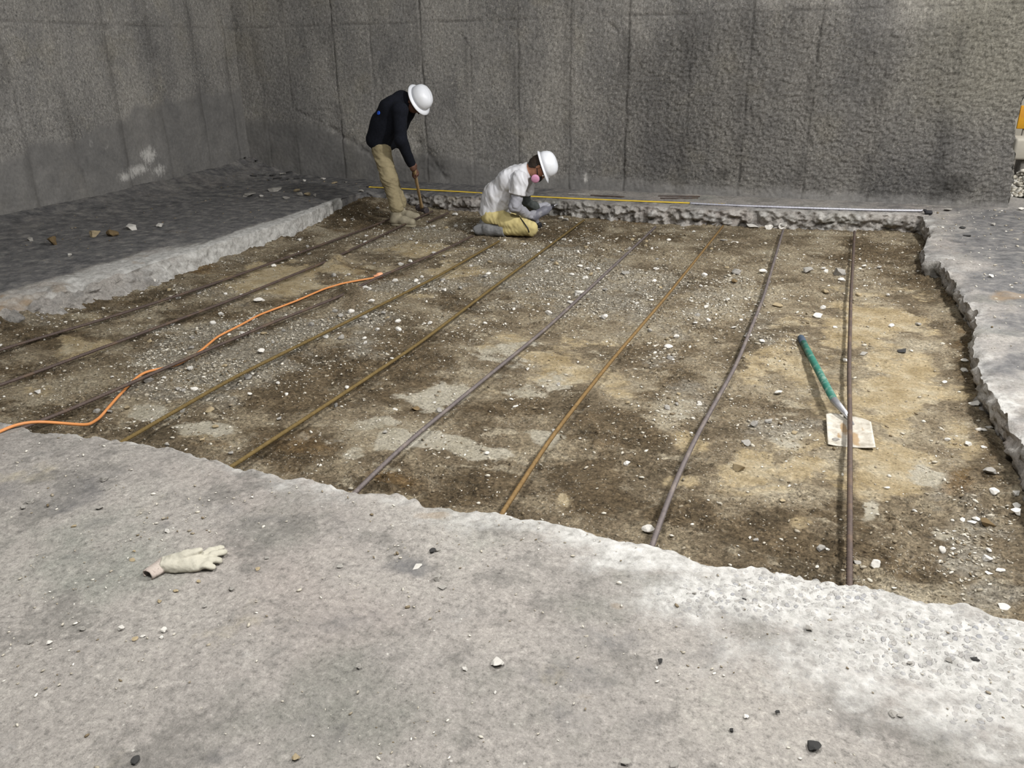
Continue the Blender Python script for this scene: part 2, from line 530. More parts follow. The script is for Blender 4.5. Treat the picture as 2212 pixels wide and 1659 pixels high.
# near slab, where the photographer stands
xs = np.concatenate([np.linspace(-9.0, -3.7, 70), np.arange(-3.69, 1.16, 0.0072), np.linspace(1.17, 6.0, 60)])
tt = np.concatenate([np.linspace(0, 0.67, 225), np.linspace(0.675, 1, 20)[1:]])
X, T = np.meshgrid(xs, tt)
ye = FRW(xs)[None, :]
Y = ye + (-0.6 - ye) * T ** 1.0
fresh = blob(X, Y, FRESH, 0, 0.45, 71, 1.6)
stony = np.clip(blob(X, Y, [(1700, 1270, 330, 60, 1), (2000, 1390, 300, 90, 1), (2180, 1500, 160, 120, .8)], 0, .3, 75), 0, 1)
soot = blob(X, Y, DIRTF, 0, 0.9, 72, 3.0)
rust = blob(X, Y, RUSTF, 0, 0.7, 73, 4.0)
edge = np.exp(-(ye - Y) / 0.05)
Z = h_slab(X, Y) + stony * pebbles_h(X, Y) * sstep(.2, .7, fresh) + 0.0022 * fbm(X * 30, Y * 30, 3, 81) - 0.018 * edge * (0.6 + 0.8 * fbm(X * 11, Y * 11, 3, 82)) - 0.006 * np.abs(fbm(X * 4, Y * 4, 4, 83))
A.grid(X, Y, Z, True, fresh=np.clip(fresh + 0.42 * edge, 0, 1.2), soot=soot, rust=rust, stony=stony)
Zf0 = Z[0]
# left slab
ysl = np.concatenate([np.linspace(2.0, 3.0, 20), np.arange(3.01, 9.5, 0.016)])
tl = np.linspace(0, 1, 130) ** 1.25
Y, T = np.meshgrid(ysl, tl)
xe = np.where(ysl > YC, XC - 0.0, LEW(ysl))[None, :]
X = xe + (XL - 0.06 - xe) * T
dist = xe - X
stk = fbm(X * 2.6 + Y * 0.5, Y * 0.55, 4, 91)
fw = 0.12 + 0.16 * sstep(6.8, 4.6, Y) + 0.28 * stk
fresh = np.clip(1.05 * np.exp(-(dist / np.maximum(fw, 0.04)) ** 2), 0, 1) * (Y < YC + 0.04) * sstep(2.6, 3.5, Y)  # streaky lit strip along the curb, painted pale
brk = sstep(5.0, 3.9, Y)
Z = h_slab(X, Y) - brk * np.exp(-dist / 0.16) * (0.05 + 0.05 * fbm(X * 6, Y * 6, 4, 92)) - 0.014 * np.exp(-dist / 0.03) + 0.004 * fbm(X * 16, Y * 16, 3, 93)
A.grid(X, Y, Z, False, fresh=fresh * (1 - 0.5 * brk), soot=np.clip(1.05 - fresh * 1.3, 0, 1) * (0.78 + 0.3 * sstep(0.15, 1.1, X - XL)), rust=0.3 * fresh * sstep(.1, .5, fbm(X * 4, Y * 4, 3, 191)) + 0.25 * brk * fresh + 0.35 * blob(X, Y, [(385, 505, 60, 12, 1), (260, 520, 70, 20, .8), (300, 560, 60, 14, .7), (30, 640, 60, 20, .8)], 0, .6, 94), stony=0 * X)  # shade lying over the left slab is painted in as dark colour
Zl0 = Z[0]
# back ledge
xsb = np.arange(XC - 0.03, 0.86, 0.013)
tb = np.linspace(0, 1, 60)
X, T = np.meshgrid(xsb, tb)
yb = BAW(xsb)[None, :]
Y = yb + (YB + 0.05 - yb) * T
dist = Y - yb
corner = np.exp(-((X - XC) / 0.35) ** 2)
Z = h_slab(X, Y) - 0.012 * np.exp(-dist / 0.03) + 0.004 * fbm(X * 14, Y * 14, 3, 95) - 0.03 * np.exp(-dist / .05) * sstep(.1, .6, fbm(X * 5, Y * 0, 3, 96)) - 0.07 * corner * np.exp(-dist / 0.2) * sstep(0.0, .2, X - XC) - 0.001
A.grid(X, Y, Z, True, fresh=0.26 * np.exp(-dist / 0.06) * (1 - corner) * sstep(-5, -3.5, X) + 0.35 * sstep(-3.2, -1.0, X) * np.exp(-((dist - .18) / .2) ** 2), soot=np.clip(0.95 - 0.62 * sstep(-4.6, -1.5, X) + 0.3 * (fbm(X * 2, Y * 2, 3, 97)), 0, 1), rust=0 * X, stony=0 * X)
Zb0 = Z[0]
# right slab and what lies behind the end of the wall
ysr = np.concatenate([np.arange(2.1, 9.6, 0.014), np.linspace(9.62, 14.5, 60)])
tr = np.linspace(0, 1, 110) ** 1.7
Y, T = np.meshgrid(ysr, tr)
xr = np.where(ysr > 8.75, 0.80, REW(ysr))[None, :]
X = xr + (6.0 - xr) * T
dist = X - xr
Z = h_slab(X, Y) - 0.03 * np.exp(-dist / 0.035) * (0.7 + fbm(X * 8, Y * 8, 3, 98)) + 0.008 * fbm(X * 6, Y * 6, 4, 99) - 0.001
so = 0.42 + 0.42 * sstep(0.16, 0.5, dist + 0.12 * fbm(X * 3, Y * 3, 3, 100)) * sstep(9.6, 9.0, Y) + blob(X, Y, [(2150, 520, 70, 22, .9), (2170, 610, 60, 24, .8), (2190, 470, 60, 14, .7), (2110, 470, 40, 6, .5), (2190, 690, 40, 20, .45), (2200, 780, 40, 25, .5)], 0, .6, 101)
A.grid(X, Y, Z, False, fresh=np.clip(0.5 * np.exp(-dist / 0.07) + 0.3 * sstep(5.2, 3.4, Y) + 0.35 * fbm(X * 3, Y * 3, 3, 102), 0, 1) * (Y < 9), soot=np.clip(so, 0, 1), rust=blob(X, Y, [(2180, 640, 50, 14, .6), (2040, 540, 40, 10, .35)], 0, .6, 103), stony=0 * X)
Zr0 = Z[0]


def face(sx, sy, ztop, nrm, amp, seed, fresh, soot, flip, lean=0.0, rows=16, freq=9, under=0.0):
    """the broken side of the slab, from its top edge down under the soil"""
    k = np.linspace(0, 1, rows)[:, None]
    s = (sx * abs(nrm[1]) + sy * abs(nrm[0]))[None, :]
    zz = ztop[None, :] * (1 - k) + (D - 0.10) * k
    f1, f2, cid = worley(s * freq + 0 * k, zz * freq * 1.2, seed)
    bulge = np.clip((f2 - f1) * 1.6, 0, 1)
    out = amp * (0.35 * (cid - 0.5) + 0.75 * (bulge - 0.4) + 0.5 * fbm(s * 22, zz * 24, 3, seed + 3)) + lean * k - under * sstep(.25, .6, k) * (0.6 + 0.6 * fbm(s * 3, zz * 0, 3, seed + 7))
    out = out * sstep(0, 0.12, k)
    X = sx[None, :] + nrm[0] * out; Y = sy[None, :] + nrm[1] * out
    fr = fresh * (0.35 + 0.75 * bulge) if np.max(amp) > 0.03 and np.size(amp) == 1 else fresh * (0.9 + 0.2 * cid)
    A.grid(X, Y, zz, flip, fresh=fr + 0 * X, soot=soot + 0 * X, rust=0 * X, stony=0 * X)


face(xs, FRW(xs), Zf0, (0, 1), 0.02, 201, 0.5, 0.0, False)
yy = ysl[ysl <= YC + 0.02]
bk = sstep(5.9, 4.2, yy)
face(np.where(yy > YC, XC, LEW(yy)), yy, Zl0[ysl <= YC + 0.02], (1, 0), (0.02 + 0.07 * bk)[None, :], 211, (0.92 * (1 - 0.75 * bk))[None, :], (0.30 * bk)[None, :], True, lean=(0.02 + 0.24 * bk)[None, :], freq=7)
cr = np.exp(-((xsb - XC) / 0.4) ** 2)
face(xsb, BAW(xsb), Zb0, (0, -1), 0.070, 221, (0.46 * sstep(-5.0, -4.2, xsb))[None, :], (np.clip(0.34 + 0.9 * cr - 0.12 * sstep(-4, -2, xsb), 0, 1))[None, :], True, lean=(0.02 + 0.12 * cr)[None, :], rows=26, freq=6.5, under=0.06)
yy = ysr[ysr <= 8.78]
face(np.where(yy > 8.75, 0.80, REW(yy)), yy, Zr0[ysr <= 8.78], (-1, 0), 0.035, 231, 0.38, 0.22, False, lean=0.0, freq=6, under=0.045, rows=20)
# end of the ledge against the left slab
floor = A.build('floor', CONC)
tag(floor, 'grey broken concrete slab around the excavated pit', kind='structure')

# ------------------------------------------------------------------ soil in the pit
SAND = [(610, 600, 120, 30, 1), (540, 625, 60, 14, .9), (900, 535, 110, 18, .7), (990, 585, 70, 16, .8), (900, 640, 40, 10, .6), (800, 580, 90, 14, .5), (150, 745, 70, 22, .7), (190, 700, 70, 18, .5), (60, 840, 60, 14, .5),
        (1090, 735, 80, 28, .6), (1230, 790, 120, 60, .75), (1320, 850, 40, 20, .6), (1640, 800, 70, 45, .7), (1720, 690, 60, 30, .5), (1700, 790, 80, 50, .7), (1880, 690, 110, 70, .75), (1960, 830, 130, 80, .9), (1900, 1010, 90, 60, .95), (1880, 790, 60, 40, .7), (1620, 1010, 70, 40, .75), (1740, 1020, 60, 26, .8), (1480, 1045, 50, 16, .7), (1470, 965, 45, 20, .7), (1215, 1080, 16, 14, .6), (1720, 960, 90, 30, .6), (1790, 870, 60, 50, .6), (2080, 960, 40, 60, .6), (1650, 1060, 60, 14, .7), (1740, 1130, 30, 22, .55), (430, 940, 60, 9, .5)]
PALE = [(440, 928, 60, 12, 1), (340, 890, 70, 16, .7), (250, 880, 30, 12, .5), (960, 850, 70, 34, .8), (900, 960, 90, 26, .95), (1000, 985, 70, 20, .9), (820, 920, 60, 24, .6), (1180, 830, 70, 34, .5), (1080, 760, 70, 30, .6), (1190, 940, 40, 18, .7), (760, 980, 40, 18, .6), (700, 945, 40, 12, .4), (1470, 880, 60, 40, .5), (1870, 1100, 20, 26, .9), (2010, 1020, 50, 34, .75), (2070, 1180, 50, 70, .4), (1690, 950, 70, 26, .5), (620, 940, 50, 14, .4), (300, 795, 60, 12, .5)]
GREY = [(1200, 590, 140, 50, 1), (1130, 560, 120, 30, .8), (1300, 640, 110, 50, .9), (1400, 600, 90, 30, .7), (640, 720, 220, 40, .9), (480, 780, 180, 46, .9), (330, 860, 130, 34, .8), (900, 620, 120, 24, .8), (1050, 660, 80, 18, .5), (780, 690, 80, 30, .8), (970, 500, 70, 14, .6), (840, 520, 90, 16, .6), (480, 640, 70, 18, .5), (1450, 720, 90, 60, .55), (1560, 640, 90, 50, .6), (1640, 700, 60, 50, .55), (2120, 1180, 70, 80, .85), (2040, 1080, 60, 30, .6), (1700, 940, 60, 26, .8), (1500, 860, 70, 40, .6), (230, 610, 110, 18, .7), (420, 560, 90, 14, .5), (2140, 1280, 70, 40, .8), (1000, 690, 60, 20, .4), (1270, 520, 60, 10, .5), (100, 690, 90, 20, .5), (1860, 590, 70, 20, .35)]
DAMP = [(1000, 660, 90, 34, .8), (780, 780, 160, 44, .8), (880, 740, 90, 40, .7), (650, 840, 140, 44, .8), (560, 880, 90, 36, .7), (900, 830, 70, 30, .6), (1100, 880, 90, 30, .75), (980, 910, 70, 16, .6), (1330, 920, 80, 60, .8), (1300, 1040, 120, 60, .85), (1000, 1060, 130, 34, .8), (860, 1030, 70, 24, .7), (640, 970, 110, 34, .8), (1420, 770, 90, 60, .6), (1700, 1160, 240, 70, .85), (1480, 1120, 120, 60, .8), (1900, 1180, 100, 60, .7), (2000, 1240, 80, 40, .5), (1330, 510, 200, 20, .6), (1150, 500, 120, 18, .8), (1900, 550, 100, 40, .7), (1960, 600, 70, 50, .6), (700, 610, 90, 14, .7), (780, 585, 60, 14, .8), (640, 650, 90, 16, .7), (450, 690, 120, 24, .6), (100, 730, 110, 26, .8), (60, 800, 70, 20, .7), (200, 660, 130, 24, .7), (760, 480, 90, 18, 1), (770, 452, 70, 22, 1.1), (420, 600, 110, 20, .5), (1240, 660, 50, 30, .4), (120, 890, 100, 18, .6), (560, 800, 60, 16, .4), (1560, 740, 50, 60, .4), (2090, 800, 30, 120, .7), (2100, 1000, 50, 80, .6), (940, 880, 80, 24, .5), (1600, 900, 50, 40, .4), (480, 520, 200, 20, .4)]
RUST = [(440, 583, 50, 12, .9), (640, 955, 90, 28, .7), (440, 965, 40, 10, .7), (740, 840, 40, 14, .6), (2080, 1030, 40, 50, .8), (2075, 720, 25, 60, .6), (2060, 640, 20, 40, .7), (1040, 496, 50, 8, .7), (1560, 476, 200, 6, .8), (1300, 470, 80, 5, .8), (850, 1040, 50, 20, .8), (1900, 1140, 50, 20, .4), (770, 590, 40, 8, .6), (200, 640, 60, 10, .4), (2000, 500, 40, 8, .6), (860, 625, 50, 8, .4), (760, 500, 50, 6, .6)]
BURY = [(722, 557, 22, 12, .062), (757, 628, 32, 15, .062)]


def h_soil(x, y):
    z = D + 0.012 * fbm(x * 1.3, y * 1.3, 3, 301) + 0.007 * fbm(x * 6, y * 6, 3, 302)
    z = z + blob(x, y, BURY, D + .05, 0.15, 303)
    c = np.hypot((x - XC - .1) / 0.45, (y - YC - .45) / 0.45)
    z = z + 0.11 * np.exp(-c * c)
    rim = np.minimum(np.minimum(np.abs(x - LEW(y)), np.abs(y - BAW(x))), np.abs(x - REW(y)))
    z = z + 0.02 * np.exp(-rim / 0.08) * (1 + fbm(x * 5, y * 5, 3, 304)) * sstep(8.6, 7.8, y) - 0.015 * sstep(8.0, 8.5, y)
    z = z + 0.05 * np.exp(-np.abs(x - LEW(y)) / 0.22) * sstep(5.2, 3.8, y)
    return z


ysg = [2.15]
while ysg[-1] < 9.1:
    ysg.append(ysg[-1] + 0.0085 + 0.0017 * (ysg[-1] - 2.15))
ysg = np.array(ysg)
xsg = np.concatenate([np.linspace(-5.75, -3.5, 130), np.arange(-3.485, 1.25, 0.0115)])
X, Y = np.meshgrid(xsg, ysg)
sand = blob(X, Y, SAND, D, .8, 311); pale = blob(X, Y, PALE, D, .8, 312); grey = blob(X, Y, GREY, D, .9, 313)
damp = blob(X, Y, DAMP, D, .9, 314); rusty = blob(X, Y, RUST, D, .8, 315)
f1, f2, cid = worley(X * 21, Y * 21, 320)
clod = np.sqrt(np.clip(1 - (f1 / 0.55) ** 2, 0, 1)) * (cid > 0.45)
f1, f2, cid = worley(X * 46, Y * 46, 321)
clod2 = np.sqrt(np.clip(1 - (f1 / 0.5) ** 2, 0, 1)) * (cid > 0.4)
rough = np.clip(1 - 0.85 * np.maximum(sand, pale), 0.15, 1) * (0.55 + 0.45 * sstep(-.2, .3, fbm(X * 2, Y * 2, 3, 322)))
Z = h_soil(X, Y) + rough * (0.016 * clod * sstep(0, .35, fbm(X * 3, Y * 3, 3, 323)) + 0.008 * clod2) + 0.003 * fbm(X * 20, Y * 28, 4, 324) * (0.5 + rough)
soilo = mesh('ground', np.stack([X, Y, Z], -1).reshape(-1, 3), gridfaces(*X.shape), SOIL, attrs=dict(sand=sand, pale=pale, grey=grey, damp=damp, rust=rusty))
tag(soilo, 'brown and sandy soil on the floor of the pit', kind='structure')
SGX, SGY, SGZ = xsg, ysg, Z


def soil_z(x, y):                # height of the modelled soil at one point
    i = int(np.clip(np.searchsorted(SGY, y), 1, len(SGY) - 1)); j = int(np.clip(np.searchsorted(SGX, x), 1, len(SGX) - 1))
    return float(SGZ[i - 1:i + 1, j - 1:j + 1].mean())


# ------------------------------------------------------------------ walls
JX = [-7.28, -6.83, -6.113, -5.584, -4.884, -4.248, -3.639, -3.005, -2.334, -1.649, -1.033, -0.358, 0.294, 0.95]
JS = [.35, .3, .8, .55, .9, .6, .8, .75, .9, .55, 1.0, .6, .5, .45]
JZ = 1.875


def wall_fields(u, z, jx, js, seed, spall, zb):
    joint = np.zeros(u.shape); soft = joint
    for k, (j, s) in enumerate(zip(jx, js)):
        w = 0.012 * fbm(z * 3, z * 0 + k, 3, seed + k)
        fade = s * (0.55 + 0.6 * sstep(-.35, .3, fbm(z * 2.2, z * 0 + k * 3.3, 2, seed + 40 + k)))
        joint = np.maximum(joint, fade * np.exp(-((u - j - w) / 0.011) ** 2))
        soft = np.maximum(soft, 0.9 * sstep(-.25, .35, fbm(z * 1.6, z * 0 + k * 2.1, 3, seed + 30 + k)) * np.exp(-((u - j + .03 + 2 * w) / (.05 + .02 * fbm(z * 3, z * 0 + k, 2, seed))) ** 2))
    jz = JZ + 0.012 * fbm(u * 2, u * 0, 3, seed + 70)
    joint = np.maximum(joint, (0.35 + 0.5 * sstep(-.3, .3, fbm(u * 1.7, u * 0, 3, seed + 71))) * np.exp(-((z - jz) / 0.010) ** 2))
    band = 1 - sstep(zb - .12, zb + .14, z)
    r = fbm(u * 9, z * 20, 4, seed + 80, 0.65); r2 = fbm(u * 22, z * 34, 3, seed + 90, 0.7)
    sp = spall * (1 - 0.75 * band)
    d = 0.010 * fbm(u * 1.4, z * 1.4, 3, seed + 60) - 0.018 * joint + sp * (0.016 * np.abs(r) - 0.014 + 0.012 * r2) + 0.003 * (1 - sp) * r2
    for k in range(0, len(jx) - 1):          # each pour of the forms stands a little off its neighbour
        o = (_h(np.array([k]), np.array([seed]), 3)[0] - .5) * 0.014
        d = d + o * sstep(jx[k] - .01, jx[k] + .01, u) * (1 - sstep(jx[k + 1] - .01, jx[k + 1] + .01, u))
    return d, np.maximum(joint, soft * .75), band


us = np.concatenate([np.arange(XL - 0.05, 1.60, 0.0135)])
zs = np.arange(-0.10, 2.75, 0.0145)
U, Zw = np.meshgrid(us, zs)
zedge = np.array([-0.2, .15, .32, .5, .75, .95, 1.05, 1.2, 3.0])
xedge = np.array([1.62, 1.61, 1.60, 1.57, 1.53, 1.53, 1.55, 1.70, 1.95])
xend = np.interp(Zw, zedge, xedge) + 0.02 * fbm(Zw * 9, Zw * 0, 4, 410)
U = XL - 0.05 + (U - us[0]) / (us[-1] - us[0]) * (xend - us[0])
spall = np.clip(0.18 + 0.9 * sstep(-3.4, -0.6, U) * sstep(2.1, 1.3, Zw + 0.25 * fbm(U, Zw, 3, 411)) + 0.25 * sstep(-5, -3, U), 0, 1)
zb = np.interp(U, [-7.6, -6.9, -6.4, -6.0, -5.4, -4.6, -4.0, -2.5, 0, 2], [.74, .72, .66, .50, .32, .34, .22, .13, .08, .05]) + 0.03 * fbm(U * 3, U * 0, 3, 412)
dd, jn, bd = wall_fields(U, Zw, JX, JS, 420, spall, zb)
crack = np.zeros(U.shape)
for (x0, y0, x1, y1, r) in ((712, 275, 800, 330, .035), (905, 305, 960, 380, .05), (640, 240, 712, 275, .012), (1290, 30, 1340, 75, .012)):
    a = onY(x0, y0, YB); b = onY(x1, y1, YB)
    ba = b[[0, 2]] - a[[0, 2]]
    q = np.stack([U - a[0], Zw - a[2]], -1)
    h = np.clip((q @ ba) / (ba @ ba), 0, 1)
    dl = np.hypot(q[..., 0] - h * ba[0], q[..., 1] - h * ba[1]) + 0.05 * fbm(U * 9, Zw * 9, 4, 413)
    crack = np.maximum(crack, np.exp(-np.maximum(dl, 0) / r) * (0.4 + r * 8))
stain = np.clip(0.7 * crack, 0, .6)
for (px, py, rx, rz, w) in ((2060, 400, .28, .16, .8), (1560, 375, .14, .1, .7), (1600, 330, .06, .35, .5), (1900, 315, .12, .08, .6), (1340, 330, .1, .18, .5), (1600, 30, .2, .1, .35), (1700, 310, .08, .16, .5), (560, 60, .1, .2, .4)):
    c = onY(px, py, YB)
    stain = np.maximum(stain, w * np.exp(-((U - c[0]) / rx) ** 2 - ((Zw - c[2]) / rz) ** 2))
lime = np.zeros(U.shape)
for (px, py, rx, rz, w) in ((1265, 385, .03, .1, .8), (1225, 60, .08, .03, .4), (1740, 330, .04, .15, .4)):
    c = onY(px, py, YB)
    lime = np.maximum(lime, w * np.exp(-((U - c[0]) / rx) ** 2 - ((Zw - c[2]) / rz) ** 2))
yel = sstep(0.1, 1.2, U + .2 * fbm(U * 2, Zw * 2, 3, 414)) * sstep(.55, 1.2, Zw)
AW = Acc()
at_ = dict(joint=jn, band=bd * 0.9, stain=stain, lime=lime, yellow=yel, rough=spall)
AW.grid(U, YB - dd + 0.03 * crack, Zw, False, **at_)
kk = np.linspace(0, 1, 30)[None, :]
zz = zs[:, None]
Xe = U[:, -1:] + 0.02 * fbm(kk * 5, zz * 9, 4, 415); Ye = (YB - dd + 0.03 * crack)[:, -1:] + kk * 0.45
AW.grid(Xe + 0 * kk, Ye, zz + 0 * kk, False, joint=0 * Xe, band=0 * Xe, stain=0 * Xe, lime=0 * Xe + .3, yellow=.5 + 0 * Xe, rough=1 + 0 * Xe)
wb = AW.build('wall_back', WALL)
tag(wb, 'dark board-formed concrete back wall with spalled lower right', kind='structure')
# left wall
JY = [float(onX(px, py, XL)[1]) for px, py in ((20, 150), (133, 150), (238, 130), (336, 140), (424, 130), (492, 130))]
vs = np.arange(2.2, YB + 0.03, 0.0145)
V, Zw = np.meshgrid(vs, zs)
zb = np.interp(V, [2, 5.7, 7.0, 7.6, 8.2, 9.4], [.6, .62, .80, 1.02, 1.06, 1.12]) + 0.07 * fbm(V * 2.5, V * 0, 3, 431)
sp = 0.22 + 0 * V
dd, jn, bd = wall_fields(V, Zw, JY, [.45, .6, .7, .7, .6, .75], 440, sp, zb)
lime = np.zeros(V.shape)
for (px, py, ry, rz, w) in ((322, 335, .17, .12, .8), (300, 367, .24, .07, .8), (275, 381, .16, .07, .85), (345, 368, .14, .09, .75), (230, 320, .05, .08, .4), (25, 258, .16, .10, .5), (195, 310, .05, .06, .45), (484, 285, .05, .1, .3)):
    c = onX(px, py, XL)
    lime = np.maximum(lime, w * np.exp(-((V - c[1]) / ry) ** 2 - ((Zw - c[2]) / rz) ** 2))
stain = np.zeros(V.shape)
for (px, py, ry, rz, w) in ((30, 130, .22, .22, .45), (10, 165, .16, .2, .5), (215, 55, .25, .06, .6), (120, 60, .4, .03, .4), (280, 55, .2, .08, .5)):
    c = onX(px, py, XL)
    stain = np.maximum(stain, w * np.exp(-((V - c[1]) / ry) ** 2 - ((Zw - c[2]) / rz) ** 2))
AL = Acc()
AL.grid(XL + dd, V, Zw, True, joint=jn, band=bd, stain=stain, lime=lime, yellow=0 * V, rough=sp)
wl = AL.build('wall_left', WALL)
tag(wl, 'grey board-formed concrete side wall with white lime patch', kind='structure')

# ------------------------------------------------------------------ distance-field modelling for bodies and cloth
def vn3(P, f, seed=0):           # smooth value noise in space, -1..1
    q = P * f
    i = np.floor(q).astype(np.int64); t = q - i
    t = t * t * (3 - 2 * t)
    r = 0
    for a in (0, 1):
        for b in (0, 1):
            for c in (0, 1):
                w = (t[:, 0] if a else 1 - t[:, 0]) * (t[:, 1] if b else 1 - t[:, 1]) * (t[:, 2] if c else 1 - t[:, 2])
                r = r + w * _h(i[:, 0] + a + (i[:, 2] + c) * 57, i[:, 1] + b + (i[:, 2] + c) * 113, seed)
    return r * 2 - 1


def cap(P, a, b, ra, rb):
    a = np.asarray(a, float); b = np.asarray(b, float); ba = b - a
    h = np.clip((P - a) @ ba / (ba @ ba + 1e-12), 0, 1)
    return np.linalg.norm(P - a - h[:, None] * ba, axis=1) - (ra + (rb - ra) * h)


def ell(P, c, r, R=None):
    q = P - np.asarray(c, float)
    if R is not None:
        q = q @ R                # columns of R are the ellipsoid's axes
    r = np.asarray(r, float)
    k0 = np.linalg.norm(q / r, axis=1); k1 = np.linalg.norm(q / r ** 2, axis=1) + 1e-9
    return k0 * (k0 - 1) / k1


def smin(a, b, k):
    h = np.clip(0.5 + 0.5 * (b - a) / k, 0, 1)
    return b + (a - b) * h - k * h * (1 - h)


def chain(P, pts, rad, k=0.03):
    d = None
    for i in range(len(pts) - 1):
        e = cap(P, pts[i], pts[i + 1], rad[i], rad[i + 1])
        d = e if d is None else smin(d, e, k)
    return d


def nets(fn, lo, hi, h):         # surface nets: the zero level of fn as a quad mesh
    lo = np.asarray(lo, float); n = np.ceil((np.asarray(hi) - lo) / h).astype(int) + 1
    ax = [lo[i] + h * np.arange(n[i]) for i in range(3)]
    G = np.stack(np.meshgrid(*ax, indexing='ij'), -1)
    V = np.empty(n)
    flat = G.reshape(-1, 3); out = V.reshape(-1)
    for s in range(0, len(flat), 200000):
        out[s:s + 200000] = fn(flat[s:s + 200000])
    S = V < 0
    c = n - 1
    cnt = np.zeros(c, int)
    for dx in (0, 1):
        for dy in (0, 1):
            for dz in (0, 1):
                cnt += S[dx:dx + c[0], dy:dy + c[1], dz:dz + c[2]]
    act = (cnt > 0) & (cnt < 8)
    idx = np.full(c, -1); idx[act] = np.arange(act.sum())
    acc = np.zeros((act.sum(), 3)); num = np.zeros(act.sum())
    I = np.argwhere(act)
    E8 = [(0, 0, 0), (1, 0, 0), (0, 1, 0), (0, 0, 1), (1, 1, 0), (1, 0, 1), (0, 1, 1), (1, 1, 1)]
    for a in E8:
        for d in range(3):
            if a[d]:
                continue
            b = list(a); b[d] = 1
            va = V[I[:, 0] + a[0], I[:, 1] + a[1], I[:, 2] + a[2]]; vb = V[I[:, 0] + b[0], I[:, 1] + b[1], I[:, 2] + b[2]]
            m = (va < 0) != (vb < 0)
            t = np.where(m, va / (va - vb + 1e-15), 0)
            p = I + np.array(a); p = p.astype(float); p[:, d] += t
            acc[m] += p[m]; num += m
    verts = lo + h * (acc / num[:, None])
    faces = []
    for d in range(3):
        e1, e2 = [(1, 2), (2, 0), (0, 1)][d]
        sl0 = [slice(None)] * 3; sl1 = [slice(None)] * 3
        sl0[d] = slice(0, -1); sl1[d] = slice(1, None)
        s0 = S[tuple(sl0)]; s1 = S[tuple(sl1)]
        K = np.argwhere(s0 != s1)
        ok = (K[:, e1] > 0) & (K[:, e2] > 0) & (K[:, e1] < n[e1] - 1) & (K[:, e2] < n[e2] - 1)
        K = K[ok]
        inside = s0[K[:, 0], K[:, 1], K[:, 2]]
        q = []
        for (u, v) in ((-1, -1), (0, -1), (0, 0), (-1, 0)):
            k = K.copy(); k[:, e1] += u; k[:, e2] += v
            q.append(idx[k[:, 0], k[:, 1], k[:, 2]])
        q = np.stack(q, 1)
        q[~inside] = q[~inside][:, ::-1]
        faces.append(q)
    return verts, np.concatenate(faces)


def sdf(name, fn, lo, hi, h, mat, parent=None):
    v, f = nets(fn, lo, hi, h)
    return mesh(name, v, f, mat, parent)


def tube(path, rad, seg=8, ribs=None):
    """a round bar along a path; ribs = (pitch, height) makes the ring ribs of reinforcing steel"""
    P = np.asarray(path, float)
    L = np.concatenate([[0], np.cumsum(np.linalg.norm(np.diff(P, axis=0), axis=1))])
    if ribs:
        n = max(2, int(L[-1] / (ribs[0] / 2)))
        s = np.linspace(0, L[-1], n)
        P = np.stack([np.interp(s, L, P[:, i]) for i in range(3)], 1)
        R = rad + ribs[1] * (np.arange(n) % 2)
    else:
        R = np.broadcast_to(np.asarray(rad, float), (len(P),)).copy()
    T = np.gradient(P, axis=0); T /= np.linalg.norm(T, axis=1)[:, None] + 1e-12
    up = np.array((0, 0, 1.0)) if abs(T[0][2]) < 0.9 else np.array((0, 1.0, 0))
    A1 = np.cross(T, up); A1 /= np.linalg.norm(A1, axis=1)[:, None] + 1e-9
    B1 = np.cross(A1, T)
    th = np.linspace(0, 2 * np.pi, seg, endpoint=False)
    V = P[:, None] + R[:, None, None] * (np.cos(th)[None, :, None] * A1[:, None] + np.sin(th)[None, :, None] * B1[:, None])
    n = len(P)
    F = []
    for i in range(n - 1):
        for j in range(seg):
            k = (j + 1) % seg
            F.append((i * seg + j, i * seg + k, (i + 1) * seg + k, (i + 1) * seg + j))
    F.append(tuple(range(seg))[::-1])
    F.append(tuple(range((n - 1) * seg, n * seg)))
    return V.reshape(-1, 3), F


def lathe(prof, seg=32, ex=1.0, ey=1.0):
    V = []; F = []
    for r, z in prof:
        for j in range(seg):
            t = 2 * math.pi * j / seg
            V.append((r * ex * math.cos(t), r * ey * math.sin(t), z))
    for i in range(len(prof) - 1):
        for j in range(seg):
            k = (j + 1) % seg
            F.append((i * seg + j, i * seg + k, (i + 1) * seg + k, (i + 1) * seg + j))
    return np.array(V), F


def box(sx, sy, sz, bev=0.0):
    bm = bmesh.new()
    bmesh.ops.create_cube(bm, size=1)
    for v in bm.verts:
        v.co = (v.co.x * sx, v.co.y * sy, v.co.z * sz)
    if bev:
        bmesh.ops.bevel(bm, geom=bm.edges[:], offset=bev, segments=2, affect='EDGES', profile=0.5)
    V = np.array([v.co[:] for v in bm.verts]); F = [tuple(v.index for v in f.verts) for f in bm.faces]
    bm.free()
    return V, F


def frame(z, x):                 # rotation whose columns are x, y, z axes
    z = np.asarray(z, float); z = z / np.linalg.norm(z)
    x = np.asarray(x, float); x = x - z * (x @ z); x = x / np.linalg.norm(x)
    return np.stack([x, np.cross(z, x), z], 1)


